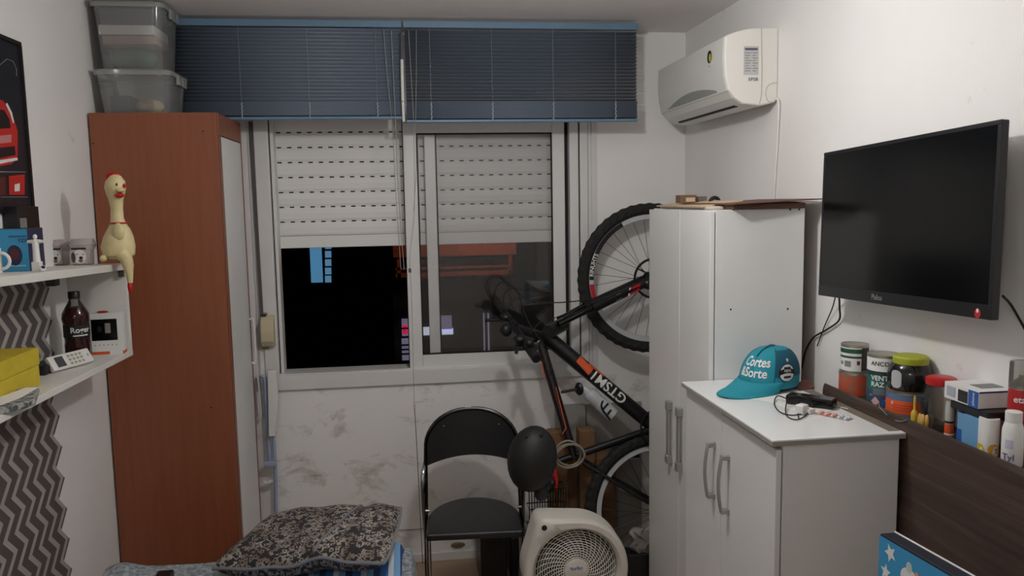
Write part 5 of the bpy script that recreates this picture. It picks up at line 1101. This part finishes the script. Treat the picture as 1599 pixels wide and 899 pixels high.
for i in range(3): patch(c, r+.0008, fa_-.2, h*(.5-.09*i), .06, .0022).o('fine_print', mat('dark_orange', (170, 60, 26), .5), t)
cj = Vector((c.x+.002, c.y-.004, LZ+h-.003)); t = thing('dark_jar', 'black rounded jar with a yellow green lid on the wide paint can', 'jar', cj); hj = aX(1420, 560, 1.335).z-cj.z; fa_ = face(cj)
G().lathe([(.045, 0), (.054, .006), (.058, hj*.3), (.058, hj*.55), (.05, hj*.8), (.042, hj*.88)], cj, 32).o('jar_body', mat('jar_black', (24, 24, 26), .12), t, smooth=True)
G().lathe([(.044, hj*.86), (.045, hj*.9), (.045, hj*1.05), (.04, hj*1.1)], cj, 28).o('lid', mat('lid_green', (166, 172, 44), .5), t, smooth=True)
f = wrap(cj, .0584, fa_-.62, hj*.42); G().grid(lambda u, v: f((u-.5)*.030, (v-.5)*.048*(1-.35*abs(2*u-1)**3)), 8, 2).o('label', mat('jar_label', (176, 176, 176), .6), t)
# glass jar with red lid
c = aX(1468, 640, 1.34); c.z = LZ; t = thing('glass_jar', 'empty glass jar with a red lid on the headboard', 'jar', c); h = aX(1468, 589, 1.34).z-LZ
clear('jar_glass', (222, 220, 212), .12, (160, 155, 145), .04)
G().lathe([(.034, 0), (.037, .004), (.037, h*.72), (.032, h*.86), (.031, h*.9)], c, 28).o('jar_body', 'jar_glass', t, smooth=True); G().lathe([(.036, h*.88), (.037, h*.92), (.036, h), (.03, h+.003)], c, 28).o('lid', 'red_plastic', t, smooth=True)
# dropper, perfume, small tin, boxes, bottles along the front of the ledge
c = aX(1428, 646, 1.307); c.z = LZ; t = thing('dropper_bottle', 'small yellow dropper bottle in front of the wide paint can', 'bottle', c); hd = aX(1428, 617, 1.307).z-LZ; mat('yellow_plastic', (204, 170, 50), .45)
G().lathe([(.0085, 0), (.009, .002), (.009, hd*.4), (.0035, hd*.5)], c, 16).o('bottle_body', 'yellow_plastic', t, smooth=True); G().lathe([(.0035, hd*.48), (.003, hd*.95), (.002, hd)], c, 12).o('nozzle', 'yellow_plastic', t, smooth=True)
c = aX(1445, 655, 1.307); c.z = LZ; t = thing('perfume_bottle', 'squat amber bottle with a tall black cap', 'bottle', c); hd = aX(1445, 623, 1.307).z-LZ; mat('amber', (200, 160, 84), .2)
g = G()
for i in range(7): a = 2*math.pi*i/7; g.ell(c+Vector((.011*math.cos(a), .011*math.sin(a), hd*.28)), (.008, .008, hd*.26), 10, 8)
g.o('bottle_body', 'amber', t, smooth=True); G().lathe([(.0125, hd*.5), (.013, hd*.52), (.013, hd*.98), (.012, hd)], c, 20).o('cap', 'black_plastic', t, smooth=True)
c = aX(1482, 670, 1.312); c.z = LZ; t = thing('medicine_vial', 'small clear vial with an orange label at the ledge front', 'bottle', c); hd = aX(1480, 625, 1.312).z-LZ
G().lathe([(.0095, 0), (.010, .002), (.010, hd*.8), (.0085, hd)], c, 18).o('vial_body', mat('vial_white', (186, 184, 176), .3), t, smooth=True); band(t, c, .010, .006, hd*.4, 'orange_print'); band(t, c, .0103, .009, .013, 'white_print', 'label_stripe'); band(t, c, .010, hd*.42, hd*.48, 'black_print', 'label_stripe')
a, b = aX(1503, 680, HX+.028), aX(1527, 695, HX+.028); t = thing('small_box', 'light blue medicine box below the phone box', 'box', (1.32, (a.y+b.y)/2, LZ)); hd = aX(1510, 648, 1.298).z-LZ
G().box((1.298, b.y, LZ), (1.347, a.y+.02, LZ+hd)).o('carton', mat('pale_blue', (104, 156, 198), .55), t, bevel=.001); G().box((1.2975, a.y+.003, LZ+.001), (1.299, a.y+.0195, LZ+hd*.5)).o('blue_stripe', 'blue_print', t); G().box((1.2985, a.y+.0012, LZ+hd*.55), (1.335, a.y+.0205, LZ+hd+.001)).o('end_flap', mat('navy', (26, 38, 84), .5), t)
# phone box resting on a black case
y1, y0 = aX(1476, 620, 1.305).y, aX(1530, 620, 1.305).y; zb1 = aX(1530, 639, 1.305).z; zt1 = aX(1530, 614, 1.305).z
G().box((1.304, y0-.03, LZ+hd+.001), (1.39, y1-.02, zb1-.001)).o('tablet_case', 'black_plastic', label='flat black case under the white and blue phone box', cat='case', bevel=.003)
t = thing('phone_box', 'white and blue phone carton with a phone picture on the headboard', 'box', (1.345, (y0+y1)/2, zb1)); xb = 1.302
G().box((xb, y0, zb1), (1.393, y1, zt1+.003)).o('carton', 'white_print', t, bevel=.001)
s = Sheet((xb, y1, zb1), (0, -1, 0), (0, 0, 1), (-1, 0, 0)); W_, Hh = y1-y0, zt1+.003-zb1
s.rect(W_*.72, 0, W_, Hh*.98).o('blue_end', 'blue_print', t); s.rect(W_*.42, Hh*.1, W_*.70, Hh*.8).o('phone_picture', 'black_gloss', t); s.rect(W_*.08, Hh*.2, W_*.34, Hh*.8).o('print_block', mat('lav', (170, 172, 190), .6), t); s.text('phone', W_*.86, Hh*.5, .012, rot=math.pi/2).o('lettering', 'white_print', t)
G().box((xb+.03, y0+.03, zt1+.003), (1.39, y1-.05, zt1+.0042)).o('top_print', 'grey_print', t); G().box((xb+.001, y0-.0008, zt1-.001), (1.39, y0, zt1+.003)).o('edge_line', mat('navy2', (30, 50, 110), .5), t)
c = aX(1543, 700, 1.315); c.z = LZ; t = thing('pill_tub', 'white pill tub with yellow spots at the ledge front', 'tub', c); hd = aX(1543, 651, 1.315).z-LZ; r = .0215; fa_ = face(c)
G().lathe([(r*.97, 0), (r, .003), (r, hd-.004), (r*.96, hd)], c, 28).o('tub_body', 'white_print', t, smooth=True); G().lathe([(.007, hd), (.007, hd+.0015)], c, 12).o('lid_button', mat('pale_grey', (190, 190, 188), .5), t)
mat('spot_yellow', (222, 190, 30), .5)
for a0, m_, rr in ((fa_-.9, 'spot_yellow', .011), (fa_+.55, mat('spot_gold', (214, 160, 30), .5), .013)):
    f = wrap(c, r+.0004, a0, .017); G().poly([f(rr*math.cos(a), rr*math.sin(a)) for a in np.linspace(0, 2*math.pi, 21)[:-1]]).o('spot', m_, t)
text_mesh('T', .014, wrap(c, r+.0008, fa_+.75, .014)).o('lettering', 'black_print', t)
c = aX(1580, 712, 1.312); c.z = LZ; t = thing('white_bottle', 'white plastic medicine bottle with purple lettering at the right edge', 'bottle', c); hd = aX(1576, 639, 1.312).z-LZ; fa_ = face(c)
G().lathe([(.020, 0), (.0215, .003), (.0215, hd*.66), (.0165, hd*.8), (.0155, hd*.82)], c, 24).o('bottle_body', 'white_print', t, smooth=True); G().lathe([(.0165, hd*.8), (.0168, hd*.83), (.0168, hd*.99), (.015, hd)], c, 24).o('cap', 'white_print', t, smooth=True)
text_mesh('Tyl', .02, wrap(c, .0219, fa_-.35, hd*.18)).o('lettering', mat('purple_ink', (90, 76, 130), .5), t); patch(c, .0219, fa_-.3, hd*.42, .016, .02).o('faint_mark', mat('lilac', (196, 190, 212), .5), t)
c = aX(1594, 650, 1.362); c.z = LZ; t = thing('spray_can', 'red spray can with a clear cap at the right edge', 'spray can', c); r = .027; ht = aX(1590, 604, 1.362).z-LZ; hc_ = aX(1590, 562, 1.362).z-LZ; fa_ = face(c)
G().lathe([(r*.97, 0), (r, .003), (r, ht-.004), (r*.98, ht)], c, 28).o('can_body', mat('spray_red', (176, 38, 44), .35), t, smooth=True); G().lathe([(r*1.0, ht), (r*.97, ht+.008), (r*.5, ht+.02), (.008, ht+.024), (.008, ht+.03)], c, 24).o('dome', 'tin', t, smooth=True)
G().lathe([(r*1.01, ht+.002), (r*.99, hc_-.002), (r*.9, hc_)], c, 28).o('clear_cap', clear('cap_clear', (225, 224, 220), .18, (200, 198, 192), .08), t, smooth=True)
text_mesh('etal', .02, wrap(c, r+.0005, fa_-.05, ht-.022), .02, 1).o('lettering', 'white_print', t)
# ================================================================== things on the dresser
mat('cap_teal', (30, 140, 158), .8, bump=(400, .15)); mat('cap_dark', (22, 86, 108), .85)
cc = Vector((1.150, 2.42, DH)); cap = thing('baseball_cap', 'teal baseball cap with white lettering and a round crest on the dresser', 'cap', cc)
fd_ = Vector((-.88, -.48, 0)).normalized(); sd_ = Vector((-fd_.y, fd_.x, 0))     # forward and its left
if sd_.x < 0: sd_ = -sd_
CHh = .122
def crown(th, v, off=0):
    """th: 0 at the front, turning towards the viewer's right; v: 0 base to 1 top"""
    a, b = .105+off, .085+off
    r = (max(0, 1-(v*1.0)**2.6))**.42
    fr_ = 1+.0*math.cos(th)
    return cc+fd_*(a*r*math.cos(th)-.022*v)+sd_*(b*r*math.sin(th))+Vector((0, 0, .012+(CHh+off)*v*(1+.06*math.cos(th)*(1-v))))
cr = G().grid(lambda u, v: crown(2*math.pi*u, v*.999), 40, 16).o('crown', 'cap_teal', cap, smooth=True, solid=.002)
def brim(u, v):
    a = (u-.5)*2.5; base = crown(a, .0); L_ = .125*math.cos((u-.5)*2.3)**.8
    p = base+fd_*(L_*v)+Vector((0, 0, .022-.028*v-.030*abs(2*u-1)**2*v-.0)); p.z = max(p.z, DH+.002); return p
G().grid(brim, 24, 10).o('brim', 'cap_teal', cap, smooth=True, solid=.004)
G().grid(lambda u, v: crown(.9+1.75*u, .30+.62*v*(1-.0*u), .0016), 14, 10).o('mesh_panel', 'cap_dark', cr, smooth=True)
G().tube([crown(0, v, .002) for v in np.linspace(.78, .99, 10)], .0022, 6).o('centre_seam', 'cap_dark', cr); G().ell(crown(0, .999)+Vector((0, 0, .001)), (.012, .008, .004), 10, 6).o('top_button', 'cap_dark', cr)
for th in (.88, -.88): G().tube([crown(th, v, .0012) for v in np.linspace(.0, .95, 14)], .0014, 5).o('seam', 'cap_dark', cr)
def capt(x0, z0):
    return lambda x, y: crown((x+x0)/.095, (z0+y)/CHh, .0022)
text_mesh('Cortes', .038, capt(.012, .078), .02, 1).o('lettering', 'white_print', cr); text_mesh('&Sorte', .038, capt(.006, .046), .02, 1).o('lettering', 'white_print', cr)
def crd(r0, r1, m, nm, off, cth=1.32, cv=.40):
    g = G(); g.grid(lambda u, v: crown(cth+(r0+(r1-r0)*v)*math.cos(2*math.pi*u)/.088, cv+(r0+(r1-r0)*v)*math.sin(2*math.pi*u)/CHh, off), 24, 2); g.o(nm, m, cr)
crd(0, .027, 'black_print', 'crest_rim', .0024); crd(0, .0245, 'white_print', 'crest_field', .003)
g = G().grid(lambda u, v: crown(1.32+(u-.5)*.054/.088, .40+(v-.5)*.014/CHh+.05*math.sin(u*math.pi), .0036), 10, 2); g.o('crest_band', 'black_print', cr)
for dv in (.115, -.1): G().grid(lambda u, v: crown(1.32+(u-.5)*.024/.088, .40+dv+(v-.5)*.006/CHh, .0036), 6, 2).o('crest_mark', 'black_print', cr)
text_mesh('FBPA', .011, lambda x, y: crown(1.32+x/.088, .445+y/CHh, .0042)).o('crest_lettering', 'white_print', cr)
G().poly([crown(1.36+.007*a/.088, .70+.007*b/CHh, .0034) for a, b in star()]).o('crest_star', 'white_print', cr)
# paper under, adapter with cable, charger, blister pack
slab('paper_slip', [(1168, 622), (1215, 612), (1262, 620), (1300, 640), (1265, 650), (1200, 628)], DH+.0004, .0006, 'white_print', 'white paper slip lying in front of the teal cap', 'paper')
slab('leather_strip', [(1235, 603), (1258, 594), (1268, 598), (1272, 606), (1250, 610)], DH+.0004, .004, mat('leather_red', (112, 62, 50), .7), 'reddish brown strip behind the teal cap', 'strip')
a, b = aZ(1226, 630, DH+.002), aZ(1300, 640, DH+.002); ux = (b-a).normalized(); vx = Vector((-ux.y, ux.x, 0)); L_ = (b-a).length
ad = thing('power_adapter', 'black power adapter with its cable coiled on the dresser', 'adapter', (a+b)/2)
h_ = .027; wv_ = .05
G().add([a, b, b+vx*wv_, a+vx*wv_]+[p+Vector((0, 0, h_)) for p in (a, b, b+vx*wv_, a+vx*wv_)], [(3, 2, 1, 0), (4, 5, 6, 7), (0, 1, 5, 4), (1, 2, 6, 5), (2, 3, 7, 6), (3, 0, 4, 7)]).o('brick', 'black_gloss', ad, bevel=.005)
pc = [(1228, 622, .02), (1214, 618, .012), (1209, 630, .004), (1218, 643, .003), (1238, 648, .003), (1262, 643, .004), (1270, 632, .01), (1262, 622, .03), (1236, 618, .032), (1228, 630, .014), (1228, 648, .003), (1242, 655, .003), (1256, 650, .004), (1266, 640, .006)]
G().tube(smoothp([aZ(x, y, DH+z) for x, y, z in pc], 6), .0018, 6).o('cable', 'black_rubber', ad, smooth=True)
G().tube(smoothp([aZ(1247, 652, DH+.003), aZ(1246, 640, DH+.004), aZ(1249, 624, DH+.032)], 4), .0018, 6).o('cable', 'black_rubber', ad, smooth=True)
c = aZ(1252, 646, DH); t = thing('phone_charger', 'white plug charger inside the black cable coil', 'charger', c); M_ = Matrix.Rotation(.5, 3, 'Z')
G().cbox(c+Vector((0, .0, .014)), (.03, .026, .028), M_).o('plug_body', 'white_plastic', t, bevel=.004); G().cbox(c+Vector((.022, -.002, .008)), (.03, .02, .014), M_).o('plug_end', 'white_plastic', t, bevel=.003)
G().cyl(c+Vector((-.004, -.014, .01)), c+Vector((-.008, -.03, .01)), .002, n=8).o('pin', 'chrome', t)
bp0, bp1 = aZ(1276, 645, DH), aZ(1328, 656, DH); ux = (bp1-bp0).normalized(); vx = Vector((-ux.y, ux.x, 0)); L_ = (bp1-bp0).length
t = thing('blister_pack', 'silver blister pack with pink tablets on the dresser', 'blister pack', (bp0+bp1)/2)
G().add([bp0-vx*.014, bp1-vx*.014, bp1+vx*.018, bp0+vx*.018]+[p+Vector((0, 0, .0012)) for p in (bp0-vx*.014, bp1-vx*.014, bp1+vx*.018, bp0+vx*.018)], [(3, 2, 1, 0), (4, 5, 6, 7), (0, 1, 5, 4), (1, 2, 6, 5), (2, 3, 7, 6), (3, 0, 4, 7)]).o('foil', mat('foil', (186, 186, 190), .3, .7), t)
pt = None
for i in range(5):
    for j in range(2):
        p = bp0+ux*(L_*(.1+.2*i))+vx*(-.006+.016*j); m_ = mat('tablet_pink', (222, 160, 140), .4) if i < 3 else mat('blister_clear', (200, 202, 206), .12)
        G().ell(p+Vector((0, 0, .003)), (.0066, .0066, .005), 12, 8).o('tablet' if i < 3 else 'empty_bubble', m_, t, smooth=True)
a, b = aZ(1298, 632, DH+.003), aZ(1324, 638, DH+.003); G().tube([a, b], .0016, 6).o('cotton_swab', 'white_plastic', label='thin white stick at the back edge of the dresser', cat='stick')
# ================================================================== television
mat('tv_black', (24, 24, 27), .38); mat('tv_screen', (10, 11, 12), .16, spec=.35)
TW, TH = .752, .445; TC = Vector((1.2974, 2.0048, 1.6210)); TM = (Matrix.Rotation(.00296, 3, 'Z') @ Matrix.Rotation(.03892, 3, 'Y') @ Matrix.Rotation(-.03877, 3, 'X'))
tv = thing('television', 'black flat screen television tilted on the right wall', 'television', TC-Vector((0, 0, TH/2)))
T4 = Matrix.Translation(TC) @ TM.to_4x4(); tp = lambda x, y, z: T4 @ Vector((x, y, z))
y0, y1, z0, z1 = -TW/2, TW/2, -TH/2, TH/2; bz_, bb_ = .011, .034
G().box((.001, y0, z0), (.021, y1, z1), T4).o('back_shell', 'tv_black', tv, bevel=.003)
g = G().box((0, y0, z0), (.006, y1, z0+bb_), T4).box((0, y0, z1-bz_), (.006, y1, z1), T4).box((0, y0, z0+bb_), (.006, y0+bz_, z1-bz_), T4).box((0, y1-bz_, z0+bb_), (.006, y1, z1-bz_), T4); g.o('bezel', 'tv_black', tv, bevel=.0015)
G().box((.0008, y0+bz_, z0+bb_), (.002, y1-bz_, z1-bz_), T4).o('screen', 'tv_screen', tv)
G().box((-.0006, y0+bz_, z0+bb_-.0014), (.001, y1-bz_, z0+bb_), T4).o('bezel_line', 'dark_metal', tv)
G().add([tp(.021, y0+.06, z0+.05), tp(.021, y1-.06, z0+.05), tp(.021, y1-.06, z1-.12), tp(.021, y0+.06, z1-.12), tp(.05, y0+.1, z0+.08), tp(.05, y1-.1, z0+.08), tp(.05, y1-.1, z1-.16), tp(.05, y0+.1, z1-.16)], [(3, 2, 1, 0), (4, 5, 6, 7), (0, 1, 5, 4), (1, 2, 6, 5), (2, 3, 7, 6), (3, 0, 4, 7)]).o('rear_hump', 'tv_black', tv)
G().box((1.35, 1.9, 1.52), (XR, 2.1, 1.72)).o('wall_bracket', 'dark_metal', tv)
s = Sheet(T4 @ Vector((0, y1, z0)), TM @ Vector((0, -1, 0)), TM @ Vector((0, 0, 1)), TM @ Vector((-1, 0, 0)))
s.text('Philco', TW*.42, bb_*.5, .021).o('lettering', 'grey_print', tv); s.disc(TW*.945, .012, .010, .011).o('sticker', 'red_print', tv); s.disc(TW*.945, .018, .004, .005, .0014).o('sticker_mark', 'white_print', tv)
def cable(name, pts, r, label): G().tube(smoothp(pts, 6), r, 6).o(name, 'black_rubber', label=label, cat='cable', smooth=True)
cable('tv_cable', [aX(1310, 455, 1.34), aX(1311, 480, 1.37), aX(1310, 500, 1.385), aX(1290, 515, 1.386), aX(1270, 527, 1.386), aX(1258, 548, 1.38), aX(1252, 575, 1.375)], .003, 'black cable from the television down to the tall cabinet')
cable('tv_cable', [aX(1306, 455, 1.35), aX(1300, 480, 1.38), aX(1288, 508, 1.388), aX(1276, 540, 1.388)], .002, 'thin dark cable hanging under the far end of the television')
cable('tv_cable', [aX(1566, 462, 1.33), aX(1578, 475, 1.36), aX(1590, 495, 1.38), aX(1604, 520, 1.388)], .003, 'black cable leaving the near side of the television')
# ================================================================== blue star canvas at the lower right
mat('canvas_blue', (58, 148, 196), .7); mat('canvas_navy', (20, 24, 40), .6)
KX = 1.0; k0, k1 = aX(1374, 832, KX), aX(1512, 912, KX)
kv = thing('star_canvas', 'blue padded panel with white stars leaning in front of the dresser', 'panel', ((KX+.03), (k0.y+k1.y)/2, FZ+.3))
lowv = Vector((0, .0, -.6))
dpt = aX(1397, 832, KX+.001); th_ = Vector((.035, 0, 0))
ext = (k1-k0)*1.6
G().prism([k0, k0+ext, k0+ext+lowv, k0+lowv], th_).o('panel', 'canvas_navy', kv, bevel=.003)
s = Sheet(k0, ext.normalized(), (0, 0, -1), (-1, 0, 0)); s.rect(.0, .004, ext.length, .58).o('print', 'canvas_blue', kv)
G().tube([k0+th_, k0+ext+th_], .0022, 6).o('piping', 'white_print', kv)
def kst(px, py, r, rot):
    p = aX(px, py, KX); a = (p-k0).dot(s.u); q = p-k0-s.u*a; b = -q.z
    return [(a+r*x, b-r*y) for x, y in star(5, 1, .45, rot)]
s.poly(kst(1392, 864, .021, 2.0), .0014).o('star', 'white_print', kv); s.poly(kst(1386, 894, .019, 1.5), .0014).o('star', 'white_print', kv)
p = aX(1422, 905, KX); a = (p-k0).dot(s.u); b = -(p-k0-s.u*a).z; s.disc(a, b, .028, .022, .0014).o('cloud', 'white_print', kv); s.disc(a+.026, b-.012, .008, .012, .002).o('cloud_accent', mat('salmon', (222, 140, 110), .6), kv); s.disc(a+.0, b-.024, .01, .012, .0016).o('cloud_puff', mat('mint', (190, 206, 200), .6), kv)
